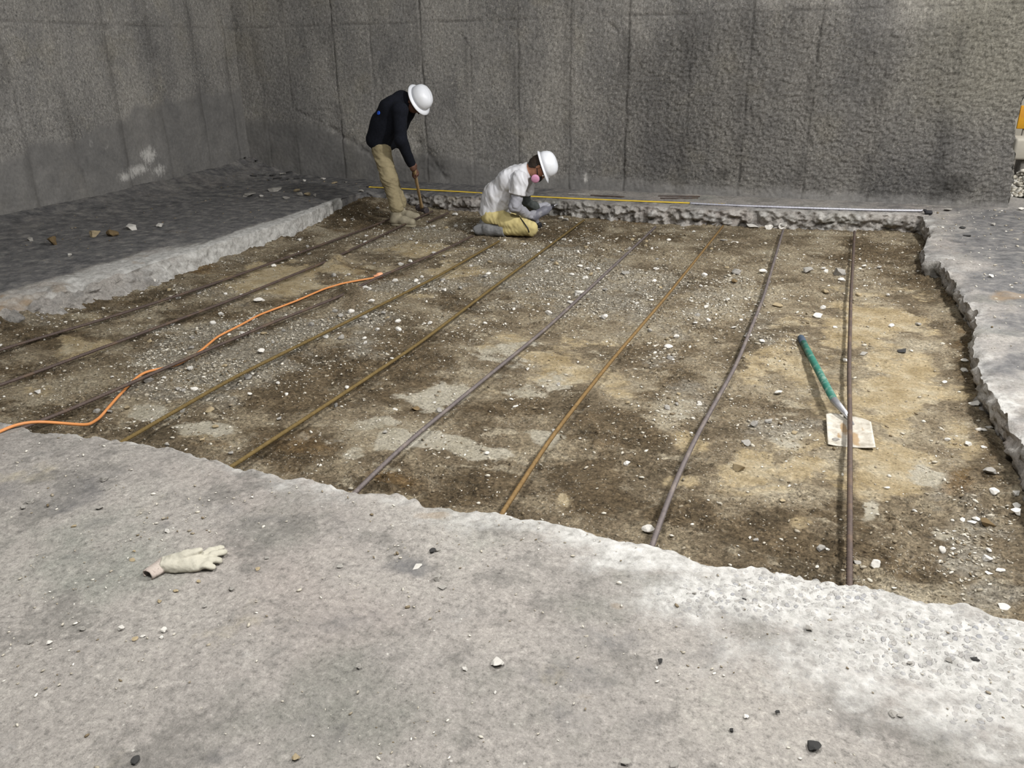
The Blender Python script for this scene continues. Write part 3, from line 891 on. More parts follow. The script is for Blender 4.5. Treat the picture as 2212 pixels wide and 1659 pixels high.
# ------------------------------------------------------------------ people
SKIN = mat_plain('weathered_skin', lin(150, 106, 82), 0.6, 0.1, 40, bump=0.15)
SKIN_D = mat_plain('dark_weathered_skin', lin(98, 70, 58), 0.6, 0.12, 40, bump=0.15)
NAVY = mat_plain('black_navy_knit', lin(22, 24, 31), 0.95, 0.3, 60, 0.15, bump=0.5)
KHAKI = mat_plain('dusty_khaki_cloth', lin(142, 131, 103), 0.95, 0.14, 14, 0.15, bump=0.4, dirt=lin(110, 100, 78), damt=0.6, dscale=9)
YKHAKI = mat_plain('pale_yellow_khaki_cloth', lin(190, 176, 124), 0.95, 0.1, 14, 0.15, bump=0.4, dirt=lin(160, 144, 92), damt=0.5, dscale=9)
WHITE_T = mat_plain('white_cotton', lin(204, 204, 207), 0.95, 0.05, 20, 0.15, bump=0.3, dirt=lin(178, 174, 168), damt=0.5, dscale=8)
GREY_KNIT = mat_plain('grey_knit_sleeve', lin(148, 148, 154), 0.95, 0.12, 50, 0.15, bump=0.5, dirt=lin(112, 112, 114), damt=0.5, dscale=10)
DARK_KNIT = mat_plain('dark_green_grey_knit', lin(72, 76, 74), 0.95, 0.15, 50, 0.15, bump=0.5)
DUST_BOOT = mat_plain('dust_covered_leather', lin(150, 142, 122), 0.9, 0.16, 22, 0.2, bump=0.5, dirt=lin(112, 104, 86), damt=0.6, dscale=12)
GREY_BOOT = mat_plain('grey_dusty_boot', lin(128, 128, 128), 0.9, 0.18, 22, 0.2, bump=0.6, dirt=lin(86, 86, 88), damt=0.7, dscale=14)
HELMET = mat_plain('white_helmet_plastic', lin(222, 224, 228), 0.4, 0.02, 10, 0.5, bump=0.0, dirt=lin(208, 208, 206), damt=0.4, dscale=14)
BLACKP = mat_plain('black_plastic', lin(28, 28, 32), 0.5, 0.1, 20, 0.4)
HAIR = mat_plain('dark_brown_hair', lin(46, 36, 28), 0.7, 0.35, 80, 0.3, bump=0.8)
PINK = mat_plain('pink_filter', lin(206, 148, 176), 0.7, 0.06, 20, 0.3)
EYEW = mat_plain('eye_white', lin(225, 220, 212), 0.3, 0.02, 10, 0.5, bump=0)
BLUE = mat_plain('blue_print', lin(40, 84, 190), 0.8, 0.04, 20, 0.2, bump=0)


def hand(P, wrist, palm, grip, axis, r=0.010):
    """a fist round a bar: palm, four bent fingers of unequal length and a thumb closing from the side"""
    wrist = np.asarray(wrist); palm = np.asarray(palm); grip = np.asarray(grip); axis = np.asarray(axis) / np.linalg.norm(axis)
    out = grip - palm
    out = out - axis * (out @ axis); out /= np.linalg.norm(out) + 1e-9
    side = np.cross(axis, out)
    d = smin(cap(P, wrist, palm, 0.027, 0.032), cap(P, palm - axis * 0.028, palm + axis * 0.028, 0.02, 0.023), 0.025)
    for i, L in enumerate((0.92, 1.05, 1.0, 0.82)):
        k0 = palm + axis * (0.032 - 0.0215 * i) - side * 0.012
        k1 = k0 + (out * 0.034 - side * 0.014) * L
        k2 = k1 + (out * 0.016 + side * 0.022) * L
        k3 = k2 + (-out * 0.010 + side * 0.018) * L
        d = smin(d, chain(P, [k0, k1, k2, k3], [r, r * .95, r * .9, r * .8], 0.003), 0.006)
    t0 = palm + axis * 0.034 + side * 0.014; t1 = t0 + out * 0.026 + side * 0.016 + axis * 0.006; t2 = t1 + out * 0.022 - side * 0.012
    return smin(d, chain(P, [t0, t1, t2], [0.0125, 0.0115, 0.0095], 0.004), 0.008)


def head(P, c, R):
    """c = middle of the skull, R = columns (face, left, crown)"""
    q = (P - c) @ R
    d = ell(q, (0.0, 0, 0.01), (0.098, 0.077, 0.105))
    d = smin(d, ell(q, (0.035, 0, -0.068), (0.058, 0.056, 0.058)), 0.04)           # jaw
    d = smin(d, cap(q, (0.098, 0, 0.0), (0.112, 0, -0.034), 0.008, 0.013), 0.012)    # nose
    d = smin(d, cap(q, (0.088, -0.03, 0.012), (0.088, 0.03, 0.012), 0.010, 0.010), 0.012)   # brow
    d = smin(d, cap(q, (0.089, -0.018, -0.064), (0.089, 0.018, -0.064), 0.008, 0.008), 0.008)   # lips
    d = np.maximum(d, -cap(q, (0.103, -0.02, -0.0645), (0.103, 0.02, -0.0645), 0.004, 0.004))
    for s in (-1, 1):
        d = np.maximum(d, -ell(q, (0.100, s * 0.032, -0.008), (0.014, 0.017, 0.011)))
        d = smin(d, ell(q, (-0.008, s * 0.080, -0.02), (0.017, 0.009, 0.031)), 0.008)
    return d


def local(o, c, R):
    M = np.eye(4); M[:3, :3] = R; M[:3, 3] = c
    o.matrix_world = Matrix(M.tolist())
    return o


def hard_hat(parent, c, R, brim, front):
    """R columns: face, left, crown. A ribbed dome, a brim all round and the dark suspension inside"""
    prof = [(0.0, 0.128), (0.025, 0.127), (0.05, 0.121), (0.072, 0.110), (0.090, 0.092), (0.102, 0.068), (0.109, 0.038), (0.112, 0.0), (0.108, 0.0), (0.105, 0.036), (0.098, 0.064), (0.086, 0.087), (0.05, 0.115), (0.0, 0.121)]
    V, Fc = lathe(prof, 40, 1.16, 1.0)
    up = V[:, 2] > 0.02
    for yy in (-0.035, 0, 0.035):
        b = np.exp(-((V[:, 1] - yy) / 0.009) ** 2) * sstep(0.03, 0.08, V[:, 2])
        V[:, 2] += 0.004 * b; V[:, 0] *= 1 + 0.01 * b
    hat = mesh('hard_hat', V, Fc, HELMET, parent)
    hat['label'] = 'white plastic hard hat'
    local(hat, c, R)
    n = 40; V = []
    for k, (f, dz) in enumerate(((0, 0.003), (0.5, -0.003), (1, -0.013), (1.0, -0.018), (0.5, -0.009), (0, -0.004))):
        for j in range(n):
            t = 2 * math.pi * j / n
            w = brim + front * max(0, math.cos(t)) ** 2
            V.append(((0.128 + w * f) * math.cos(t), (0.110 + w * f) * math.sin(t), dz))
    Fb = [(k * n + j, k * n + (j + 1) % n, (k + 1) * n + (j + 1) % n, (k + 1) * n + j) for k in range(5) for j in range(n)]
    mesh('brim', V, Fb, HELMET, hat)
    V, Fs = lathe([(0.093, 0.02), (0.0945, 0.0), (0.092, -0.028), (0.086, -0.028), (0.088, 0.02)], 32, 1.14, 0.93)
    s = mesh('suspension_band', V, Fs, BLACKP, hat)
    s['label'] = 'black inner suspension band'
    return hat


def eyes(parent, c, R):
    for s in (-1, 1):
        p = c + R @ np.array((0.086, s * 0.032, -0.008))
        bm = bmesh.new(); bmesh.ops.create_uvsphere(bm, u_segments=12, v_segments=8, radius=0.0115)
        V = np.array([v.co[:] for v in bm.verts]) + p; Fe = [tuple(v.index for v in f.verts) for f in bm.faces]; bm.free()
        mesh('eye', V, Fe, EYEW, parent)


def folds(P, d0, amp, f, seed, stretch=(1, 1, 1)):
    q = P * np.asarray(stretch)
    n = vn3(q, f, seed) + 0.5 * vn3(q, f * 2.1, seed + 1)
    return d0 + amp * (1 - 2.0 * np.abs(n))


def bbox(pts, m):
    p = np.array(pts)
    return p.min(0) - m, p.max(0) + m


def boot(P, heel, toe, ankle, r=0.047):
    heel = np.asarray(heel); toe = np.asarray(toe); mid = heel * 0.45 + toe * 0.55
    d = chain(P, [heel + (0, 0, r * .95), mid + (0, 0, r), toe + (0, 0, r * .82)], [r * .86, r, r * .84], 0.03)
    return smin(d, cap(P, heel + (0, 0, 0.05), ankle, 0.05, 0.058), 0.04)


def sole(P, heel, toe, z, r=0.047):
    heel = np.asarray(heel) * (1, 1, 0); toe = np.asarray(toe) * (1, 1, 0); q = P * (1, 1, 0)
    d2 = chain(q, [heel, heel * .45 + toe * .55, toe], [r * .92, r * 1.06, r * .9], 0.02)
    return np.maximum(d2, np.abs(P[:, 2] - (z + 0.012)) - 0.013)


# --- the man standing bent over the sledgehammer
N, M_, Fy = 7.56, 7.70, 7.86
gz = lambda p: soil_z(p[0], p[1])
man = empty('person', (at(865, 480, D)[0], M_, D))
tag(man, 'person in black sweater and khaki trousers standing bent over a sledgehammer by the ledge', 'person')
aN = onY(857, 452, N); aF = onY(864, 443, Fy)
heelN = np.array((aN[0] - .03, aN[1], 0)); heelN[2] = gz(heelN)
toeN = heelN + (0.215, -0.02, 0); toeF_ = None
heelF = np.array((aF[0] - .02, aF[1], 0)); heelF[2] = gz(heelF)
toeF = heelF + (0.20, 0.03, 0)
hipN, hipF = onY(823, 322, N + .03), onY(822, 322, Fy - .06)
kneN, kneF = onY(841, 386, N), onY(842, 386, Fy - .03)
T0, T1, T2 = onY(826, 300, M_), onY(842, 266, M_), onY(859, 237, M_)
NB = onY(867, 217, M_)
shN, shF = onY(864, 238, M_ - .20), onY(868, 236, M_ + .20)
elN, elF = onY(866, 303, M_ - .22), onY(864, 300, M_ + .20)
wrN, wrF = onY(888, 353, M_ - .06), onY(889, 354, M_ + .05)
g_top = onY(894, 364, M_ - .01)
ham_head = at(912, 452, D + .06)
bar_ax = (g_top - ham_head) / np.linalg.norm(g_top - ham_head)
plN = onY(892, 363, M_ - .045); plF = g_top - bar_ax * .10 + np.array((-.01, .04, 0))
crown = np.array((0.87, -0.17, 0.44)); crown /= np.linalg.norm(crown)
face = -np.array((0, 0, 1.0)); HR = frame(crown, face)
brimc = onY(907, 213, M_)
skull = brimc - crown * 0.050
sy = np.array((0, 1.0, 0))


def torso(P, g=0.0, w=.075):
    d = None
    for s in (-1, 1):
        e = chain(P, [T0 + sy * s * w, T1 + sy * s * w, T2 + sy * s * (w + .02), NB + sy * s * .03], [.124 + g, .132 + g, .122 + g, .078 + g], .05)
        d = e if d is None else smin(d, e, .06)
    return d


def man_body(P):
    d = torso(P, -.02)
    for (h, k, a) in ((hipN, kneN, aN), (hipF, kneF, aF)):
        d = smin(d, chain(P, [h, k, a], [.085, .06, .045], .03), .04)
    for (s, e, w, pl, gr) in ((shN, elN, wrN, plN, g_top), (shF, elF, wrF, plF, g_top - bar_ax * .10)):
        d = smin(d, chain(P, [s, e, w], [.05, .042, .03], .02), .03)
        d = smin(d, hand(P, w, pl, gr, bar_ax), .012)
    d = smin(d, cap(P, NB, skull - HR @ np.array((.03, 0, .05)), .058, .055), .03)
    return smin(d, head(P, skull, HR), .02)


lo, hi = bbox([aN, aF, hipN, shN, shF, skull, plN, plF, T1, T0], .17)
sdf('body', man_body, lo, hi, .0085, SKIN_D, man)
eyes(man, skull, HR)


def sweater(P):
    d = torso(P, .012)
    for (s, e, w) in ((shN, elN, wrN), (shF, elF, wrF)):
        d = smin(d, chain(P, [T2 * .35 + s * .65, s, e, w], [.085, .078, .062, .047], .03), .045)
    d = smin(d, cap(P, NB, skull * .45 + NB * .55, .068, .07), .02)
    d = folds(P, d, .0045, 7, 3)
    hem = onY(818, 315, M_); up = T1 - T0; up = up / np.linalg.norm(up) * .85 + np.array((.18, 0, .3)); up /= np.linalg.norm(up)
    d = np.maximum(d, -np.minimum((P - hem) @ up, 1) * 1.0 - 10 * (P[:, 2] < -9))
    d = np.where(((P - shN) @ (elN - shN) > 0) & (np.minimum(cap(P, elN, wrN, .1, .1), cap(P, elF, wrF, .1, .1)) < 0), np.minimum(d, np.minimum(chain(P, [shN, elN, wrN], [.07, .06, .046]), chain(P, [shF, elF, wrF], [.07, .06, .046]))), d)
    nk = NB * .5 + skull * .5
    return d


sw = sdf('sweater', sweater, lo, hi, .0085, NAVY, man)
sw['label'] = 'black long sleeved sweater'
pr = onY(818, 244, M_ - .125)
c0 = T1 * .45 + T2 * .55 + np.array((0, -.215, 0))
# small blue print on the back of the shoulder, laid on the cloth
bpn = onY(818, 244, M_ - .10); nrm = np.array((-.72, -.60, .34)); Rb = frame(nrm, (0, 0, 1))
V, Fd = lathe([(0.0, .006), (.014, .006), (.02, .005), (.021, -.002), (.0, -.003)], 14, 1.0, 1.2)


def on_surface(fn, p, n, reach=.3):
    n = np.asarray(n) / np.linalg.norm(n)
    t = np.linspace(reach, -reach, 400)
    d = fn(p[None] + t[:, None] * n)
    k = np.argmax(d < 0)
    return p + n * t[max(k, 1)]


ra_ = ray(818, 244); ra_ = ra_ / np.linalg.norm(ra_)
prs = on_surface(sweater, bpn, -ra_)
pm = mesh('logo', V, Fd, BLUE, man); local(pm, prs, frame(-ra_ * .5 + np.array((-.5, -.1, .2)), (0, 0, 1))); pm['label'] = 'small round blue print'


def trousers(P):
    d = torso(P, -.012)
    d = np.maximum(d, (P - T0) @ ((T1 - T0) / np.linalg.norm(T1 - T0)) - .06)
    for (h, k, a) in ((hipN, kneN, aN), (hipF, kneF, aF)):
        d = smin(d, chain(P, [h, k, a + (0, 0, .02)], [.106, .090, .076], .05), .04)
        d = smin(d, cap(P, a + (-.012, 0, .07), a + (0.0, 0, .03), .073, .078), .02)
    q = P + np.stack([0 * P[:, 0], 0 * P[:, 0], .5 * P[:, 0] + .03 * vn3(P, 9, 77)], 1)
    d = folds(P, d + .004, .004, 9, 9, (1.0, 1, 2.2)) + folds(q, 0, .0055, 13, 19, (.55, .7, 2.0))
    return np.maximum(d, (aN[2] - .035) - P[:, 2])


lo2, hi2 = bbox([aN, aF, hipN, hipF, T0], .2)
tr_ = sdf('trousers', trousers, lo2, hi2, .007, KHAKI, man); tr_['label'] = 'dusty khaki work trousers'
for hl, to, an in ((heelN, toeN, aN), (heelF, toeF, aF)):
    lo3, hi3 = bbox([hl, to, an], .1)
    bt = sdf('boot', lambda P, hl=hl, to=to, an=an: np.maximum(boot(P, hl + (0, 0, .01), to + (0, 0, .01), an + (0, 0, -.0)), hl[2] + .005 - P[:, 2]), lo3, hi3, .007, DUST_BOOT, man)
    sdf('sole', lambda P, hl=hl, to=to: sole(P, hl, to, hl[2]), lo3, hi3, .007, DUST_BOOT, bt)
hatM = hard_hat(man, brimc, HR, .030, .010)
# bright cuff at the near wrist
V, Fw = lathe([(.036, -.016), (.039, -.012), (.039, .012), (.036, .016)], 18)
cf = mesh('wristband', V, Fw, mat_plain('speckled_band', lin(150, 140, 128), .7, .5, 90), man)
local(cf, wrN * .7 + plN * .3, frame(plN - elN, (0, 1, 0)))
# sledgehammer
WOOD = mat_plain('worn_ash_handle', lin(168, 142, 104), .75, .14, 30, dirt=lin(120, 98, 70), damt=.4)
IRON = mat_plain('dark_forged_steel', lin(74, 68, 70), .55, .25, 30, .4, .4, dirt=lin(104, 96, 90), damt=.5)
sh = empty('sledgehammer', tuple(ham_head)); tag(sh, 'sledgehammer with pale wooden handle held upright by standing person', 'hammer')
ht = g_top + bar_ax * .06
pth = [ham_head + (ht - ham_head) * t for t in np.linspace(0, 1, 12)]
V, Fh = tube(pth, [.021, .021, .017, .016, .016, .0165, .017, .0175, .018, .0185, .02, .017], 12)
o = mesh('handle', V, Fh, WOOD, sh)
V, Fh = lathe([(0, -.10), (.030, -.10), (.037, -.092), (.037, -.06), (.031, -.05), (.031, .05), (.037, .06), (.037, .092), (.030, .10), (0, .10)], 8)
o = mesh('hammer_head', V, Fh, IRON, sh, smooth=False)
local(o, ham_head, frame((.86, -.50, -.06), bar_ax))

# --- the person kneeling at the ledge
N, M_, Fy = 7.42, 7.56, 7.72
kn = empty('person', (at(1090, 505, D)[0], M_, D))
tag(kn, 'person in white T-shirt and yellowish trousers kneeling at the broken ledge', 'person')
kN = onY(1146, 494, N); cN = onY(1084, 499, N - .01); tN = onY(1032, 505, N - .02)
kF = onY(1134, 478, Fy + .02); cF = onY(1086, 488, Fy); tF = onY(1046, 496, Fy)
hN, hF = onY(1062, 468, N + .02), onY(1066, 462, Fy)
P0, P1, P2 = onY(1066, 456, M_), onY(1080, 422, M_), onY(1110, 388, M_)
PN = onY(1138, 370, M_)
sN, sF = onY(1124, 388, M_ - .20), onY(1140, 390, M_ + .18)
eN, eF = onY(1112, 446, M_ - .24), onY(1130, 436, M_ + .24)
wN, wF = onY(1143, 467, M_ - .02), onY(1158, 446, M_ + .20)
tool_a = onY(1157, 465, M_ + .12); tool_b = onY(1190, 448, M_ + .30)
tax = (tool_b - tool_a) / np.linalg.norm(tool_b - tool_a)
gN = tool_a + tax * .02; gF = tool_a + tax * .15
crown2 = np.array((0.90, 0.27, 0.32)); crown2 /= np.linalg.norm(crown2)
HR2 = frame(crown2, -np.array((-.25, 0, 1.0)))
brim2 = onY(1175, 357, M_ + .02); skull2 = brim2 - crown2 * .028
for a in (kN, kF):
    a[2] = max(a[2], soil_z(a[0], a[1]) + .075)
for a in (cN, cF):
    a[2] = max(a[2], soil_z(a[0], a[1]) + .06)


def ktorso(P, g=0.0, w=.07):
    d = None
    for s in (-1, 1):
        e = chain(P, [P0 + (.012, 0, 0) + sy * s * w, P1 + sy * s * w, P2 + sy * s * (w + .015), PN + sy * s * .03], [.122 + g, .122 + g, .108 + g, .058 + g], .05)
        d = e if d is None else smin(d, e, .06)
    return d


plN2 = gN - tax * .0 + np.array((-.03, -.045, .01)); plF2 = gF + np.array((-.03, .03, .03))


def kbody(P):
    d = ktorso(P, -.02)
    for (h, k, c, t) in ((hN, kN, cN, tN), (hF, kF, cF, tF)):
        d = smin(d, chain(P, [h, k], [.085, .062], .02), .03)
        d = smin(d, chain(P, [k, c, c * .5 + t * .5], [.055, .046, .022], .02), .01)
    for (s, e, w, pl, gr) in ((sN, eN, wN, plN2, gN), (sF, eF, wF, plF2, gF)):
        d = smin(d, chain(P, [s, e, w], [.048, .042, .03], .02), .03)
        d = smin(d, hand(P, w, pl, gr, tax, .0105), .012)
    d = smin(d, cap(P, PN, skull2 - HR2 @ np.array((.035, 0, .05)), .054, .052), .03)
    return smin(d, head(P, skull2, HR2), .02)


lo, hi = bbox([kN, kF, tN, tF, hN, sN, sF, skull2, plN2, plF2, P0], .17)
sdf('body', kbody, lo, hi, .0085, SKIN, kn)
eyes(kn, skull2, HR2)


def tshirt(P):
    d = ktorso(P, .016)
    for (s, e) in ((sN, eN), (sF, eF)):
        d = smin(d, chain(P, [P2 * .35 + s * .65, s, s * .42 + e * .58], [.085, .082, .084], .03), .045)
    d = folds(P, d, .008, 7.5, 21, (1.3, 1, .75)) + folds(P + np.stack([.45 * P[:, 2], 0 * P[:, 0], 0 * P[:, 0]], 1), 0, .005, 15, 25, (1.5, .8, .4))
    hem = onY(1066, 466, M_); up = (P1 - P0) / np.linalg.norm(P1 - P0) + np.array((.12, 0, .25)); up /= np.linalg.norm(up)
    d = np.maximum(d, -((P - hem) @ up))
    for (s, e) in ((sN, eN), (sF, eF)):
        ax = (e - s) / np.linalg.norm(e - s)
        near = cap(P, s, e, .13, .13) < 0
        cut = (P - (s * .44 + e * .56)) @ ax
        inside_t = ktorso(P, .016) < .0
        d = np.where(near & ~inside_t, np.maximum(d, cut), d)
    nk = (skull2 - PN) / np.linalg.norm(skull2 - PN)
    return np.maximum(d, (P - PN) @ nk - .03)


o = sdf('t_shirt', tshirt, lo, hi, .008, WHITE_T, kn); o['label'] = 'white short sleeved T-shirt'


def ktrousers(P):
    d = ktorso(P, -.010)
    d = np.maximum(d, (P - P0) @ ((P1 - P0) / np.linalg.norm(P1 - P0)) - .05)
    for (h, k, c) in ((hN, kN, cN), (hF, kF, cF)):
        leg = chain(P, [h, k], [.106, .078], .03)
        shin = chain(P, [k, c + (k - c) * -.02], [.078, .064], .03)
        d = smin(d, smin(leg, shin, .012), .03)
    d = folds(P, d + .003, .004, 9, 31, (1.6, 1, 1.1)) + folds(P + np.stack([.5 * P[:, 2], 0 * P[:, 0], 0 * P[:, 0]], 1), 0, .004, 15, 35, (2.0, .8, .6))
    ax = (cN - kN) / np.linalg.norm(cN - kN)
    return np.maximum(d, np.where(P[:, 2] < cN[2] + .06, (P - cN) @ ax - .01, -1))


lo2, hi2 = bbox([kN, kF, cN, cF, hN, hF, P0], .17)
o = sdf('trousers', ktrousers, lo2, hi2, .008, YKHAKI, kn); o['label'] = 'pale yellow khaki trousers'
for c, t in ((cN, tN), (cF, tF)):
    t = t.copy(); t[2] = soil_z(t[0], t[1]) + .045
    dr = (t - c) / np.linalg.norm(t - c)
    lo3, hi3 = bbox([c, t], .14)

    def kboot(P, c=c, t=t, dr=dr):
        d = chain(P, [c - dr * .03, c * .5 + t * .5 + (0, 0, .012), t], [.074, .066, .040], .03)
        d = smin(d, cap(P, c * .45 + t * .55 + (0, 0, .03), c * .4 + t * .6 + (-.03, 0, .075), .055, .034), .03)
        return np.maximum(folds(P, d, .005, 14, 41), -((P - c) @ dr) - .035)
    bt = sdf('boot', kboot, lo3, hi3, .007, GREY_BOOT, kn)
    sdf('sole', lambda P, c=c, t=t: cap(P, c * .45 + t * .55 + np.array((-.030, 0, .058)), t + np.array((-.012, 0, .020)), .038, .036), lo3, hi3, .007, GREY_BOOT, bt)
for nm, s, e, w, mt, sd in (('sleeve', sN, eN, wN, GREY_KNIT, 51), ('sleeve', sF, eF, wF, DARK_KNIT, 52)):
    lo3, hi3 = bbox([s, e, w], .12)
    o = sdf(nm, lambda P, s=s, e=e, w=w, sd=sd: folds(P, chain(P, [s * .6 + e * .4, e, w], [.064, .060, .043], .03), .006, 12, sd, (1, 1, 1.6)), lo3, hi3, .007, mt, kn)
    o['label'] = 'grey knit sleeve' if mt is GREY_KNIT else 'dark grey green knit sleeve'
for w, pl, gr in ((wN, plN2, gN), (wF, plF2, gF)):
    lo3, hi3 = bbox([w, pl, gr], .09)
    o = sdf('glove', lambda P, w=w, pl=pl, gr=gr: hand(P, w, pl, gr, tax, .0105) - .004, lo3, hi3, .005, GREY_KNIT, kn)
    o['label'] = 'grey dusty work glove'
hard_hat(kn, brim2, HR2, .018, .03)


def hairf(P):
    q = (P - skull2) @ HR2
    d = ell(q, (-.014, 0, -.01), (.103, .086, .118))
    d = np.maximum(d, (q[:, 0] * .9 - q[:, 2] * .35) - .012)
    d = np.maximum(d, -(q[:, 2] + .115))
    return d + .003 * vn3(P, 60, 3)


lo3, hi3 = bbox([skull2], .14)
sdf('hair', hairf, lo3, hi3, .006, HAIR, kn)
for nm, ctr, R_, hd in (('hair', skull, HR, man),):
    lo3, hi3 = bbox([ctr], .14)
    sdf(nm, lambda P: np.maximum(np.maximum(ell((P - ctr) @ R_, (-.012, 0, 0), (.096, .081, .103)), ((P - ctr) @ R_)[:, 0] * .9 - ((P - ctr) @ R_)[:, 2] * .35 + .01), -(((P - ctr) @ R_)[:, 2] + .06)), lo3, hi3, .006, HAIR, hd)
# respirator with two pink filters
rp = sdf('respirator', lambda P: ell((P - skull2) @ HR2, (.094, 0, -.062), (.040, .044, .042)), *bbox([skull2], .17), .006, BLACKP, kn)
rp['label'] = 'dark half mask respirator'
for s in (-1, 1):
    V, Fc = lathe([(0, .016), (.030, .016), (.040, .010), (.042, 0), (.040, -.012), (.028, -.018), (0, -.018)], 24)
    f_ = mesh('filter', V, Fc, PINK, rp); f_['label'] = 'pink respirator filter'
    local(f_, skull2 + HR2 @ np.array((.090, s * .064, -.085)), HR2 @ frame((.35, s * .9, -.2), (1, 0, 0)))
    ring = [(.07 * math.cos(a), s * (.080 + .006 * math.sin(a * 2)), 0) for a in np.linspace(0, 1, 2)]
    V, Fc = tube([skull2 + HR2 @ np.array(p) for p in ((.075, s * .050, -.06), (.03, s * .0815, -.045), (-.03, s * .084, -.03), (-.085, s * .045, -.02), (-.100, 0, -.02))], .0045, 6)
    mesh('strap_or_crease', V, Fc, BLACKP, rp)
# dark crease across the near knee is drawn after the tool
# power tool
TG = mat_plain('grey_tool_housing', lin(104, 104, 112), .5, .2, 20, .4, 0.0, dirt=lin(150, 148, 146), damt=.5, dscale=16)
STEEL = mat_plain('bright_worn_steel', lin(188, 188, 192), .35, .12, 30, .5, .7, dirt=lin(120, 116, 112), damt=.4)
pt = empty('power_drill', tuple(tool_a)); tag(pt, 'grey rotary hammer drill held against the broken ledge by kneeling person', 'power tool')
Rt = frame(tax, (0, 0, 1))
o = sdf('housing', lambda P: smin(np.maximum(chain(P, [(0, 0, -.03), (0, 0, .13), (0, 0, .19)], [.046, .044, .030], .02), -.4), cap(P, (-.02, 0, -.02), (-.085, 0, .0), .03, .026), .02), (-.14, -.08, -.1), (.08, .08, .25), .006, TG, pt)
local(o, tool_a, Rt)
V, Fh = lathe([(0, .18), (.024, .18), (.024, .235), (.016, .25), (0, .25)], 20); o = mesh('chuck', V, Fh, BLACKP, pt); local(o, tool_a, Rt)
V, Fh = tube([(0, 0, .24), (0, 0, .27), (0, 0, .31)], [.009, .008, .006], 10); o = mesh('drill_bit', V, Fh, STEEL, pt); local(o, tool_a, Rt)
V, Fh = tube([(0, -.03, .15), (0, -.10, .15), (0, -.15, .15)], [.014, .018, .016], 12); o = mesh('side_handle', V, Fh, BLACKP, pt); local(o, tool_a, Rt)
V, Fh = box(.05, .1, .05, .008); o = mesh('battery', V + np.array((-.10, 0, -.005)), Fh, BLACKP, pt); local(o, tool_a, Rt)

# shaded crease at the kneeling person's near knee, drawn as a dark tube
sp_ = []
for q in ((1117, 463), (1125, 472), (1133, 483), (1140, 493), (1143, 502)):
    r_ = ray(*q); r_ = r_ / np.linalg.norm(r_)
    sp_.append(on_surface(ktrousers, onY(q[0], q[1], N + .0), -r_) - r_ * .006)
V, Fs = tube(sp_, .006, 6)
o = mesh('strap_or_crease', V, Fs, BLACKP, kn); o['label'] = 'thin dark crease across the knee'

# ------------------------------------------------------------------ reinforcing bars
ZB = D + 0.060
RB_GREY = mat_plain('grey_mill_scale_bar', lin(98, 90, 88), .6, .22, 40, .4, .15, dirt=lin(140, 128, 116), damt=.5, dscale=9)
RB_DARK = mat_plain('dark_steel_bar', lin(78, 66, 60), .65, .25, 40, .35, .1, dirt=lin(108, 88, 68), damt=.5, dscale=9)
RB_OLIVE = mat_plain('olive_rusted_bar', lin(100, 84, 52), .85, .25, 40, .15, dirt=lin(100, 84, 54), damt=.6, dscale=7)
RB_RUST = mat_plain('orange_rusted_bar', lin(114, 92, 60), .85, .3, 40, .15, dirt=lin(112, 88, 54), damt=.6, dscale=7)
BARS = [
    (((-160, 812), (0, 755), (230, 688), (450, 617), (640, 549), (800, 490), (850, 470)), RB_DARK, .0092, 'dark steel reinforcing bar lying closest to the grey side wall', -.02),
    (((-120, 872), (0, 833), (300, 722), (500, 648), (710, 563), (735, 551), (905, 470), (935, 456)), RB_DARK, .0092, 'dark reinforcing bar running to the boots of the standing person', -.02),
    (((60, 920), (150, 886), (400, 776), (600, 692), (737, 640), (800, 606), (960, 540), (1022, 509)), RB_DARK, .0092, 'dark reinforcing bar beneath the orange cord, partly buried in gravel', -.01),
    (((270, 951), (500, 818), (760, 690), (940, 600), (1078, 521)), RB_OLIVE, .0092, 'olive brown rusted bar ending near the knees of the kneeling person', 0),
    (((500, 1008), (700, 878), (900, 746), (1080, 610), (1262, 475)), RB_OLIVE, .0092, 'olive rusted bar just right of the kneeling person', 0),
    (((765, 1066), (860, 972), (1000, 857), (1180, 710), (1320, 580), (1416, 490)), RB_GREY, .0096, 'grey doubled-looking bar crossing the pale dusty patch', 0),
    (((1080, 1116), (1190, 945), (1310, 792), (1440, 640), (1562, 488)), RB_RUST, .0092, 'bright orange rusted reinforcing bar in the middle of the pit', 0),
    (((1408, 1180), (1450, 1060), (1500, 950), (1590, 790), (1650, 640), (1692, 496)), RB_GREY, .0100, 'grey bowed reinforcing bar beside the white chunk of concrete', 0),
    (((1835, 1262), (1836, 1100), (1836, 900), (1834, 800), (1838, 640), (1846, 500)), RB_DARK, .0100, 'dark brown reinforcing bar passing over the shovel blade', 0),
]
for pts, mt, r_, lab, dz in BARS:
    P_ = [at(x, y, ZB + dz) for x, y in pts]
    d0 = P_[0] - P_[1]; P_[0] = P_[0] + d0 / np.linalg.norm(d0) * max(.14, P_[0][1] - 2.36)      # run on into the hole drilled in the slab
    L = np.concatenate([[0], np.cumsum([np.linalg.norm(P_[i + 1] - P_[i]) for i in range(len(P_) - 1)])])
    q = np.linspace(0, L[-1], 60)
    Q = np.stack([np.interp(q, L, [p[i] for p in P_]) for i in range(3)], 1)
    for _ in range(6):
        Q[1:-1] = (Q[:-2] + 2 * Q[1:-1] + Q[2:]) / 4
    V, Fb = tube(Q, r_ * .94, 8, (.017, .0024))
    tag(mesh('rebar', V, Fb, mt), lab, 'rebar', 'reinforcing bars laid across the pit')
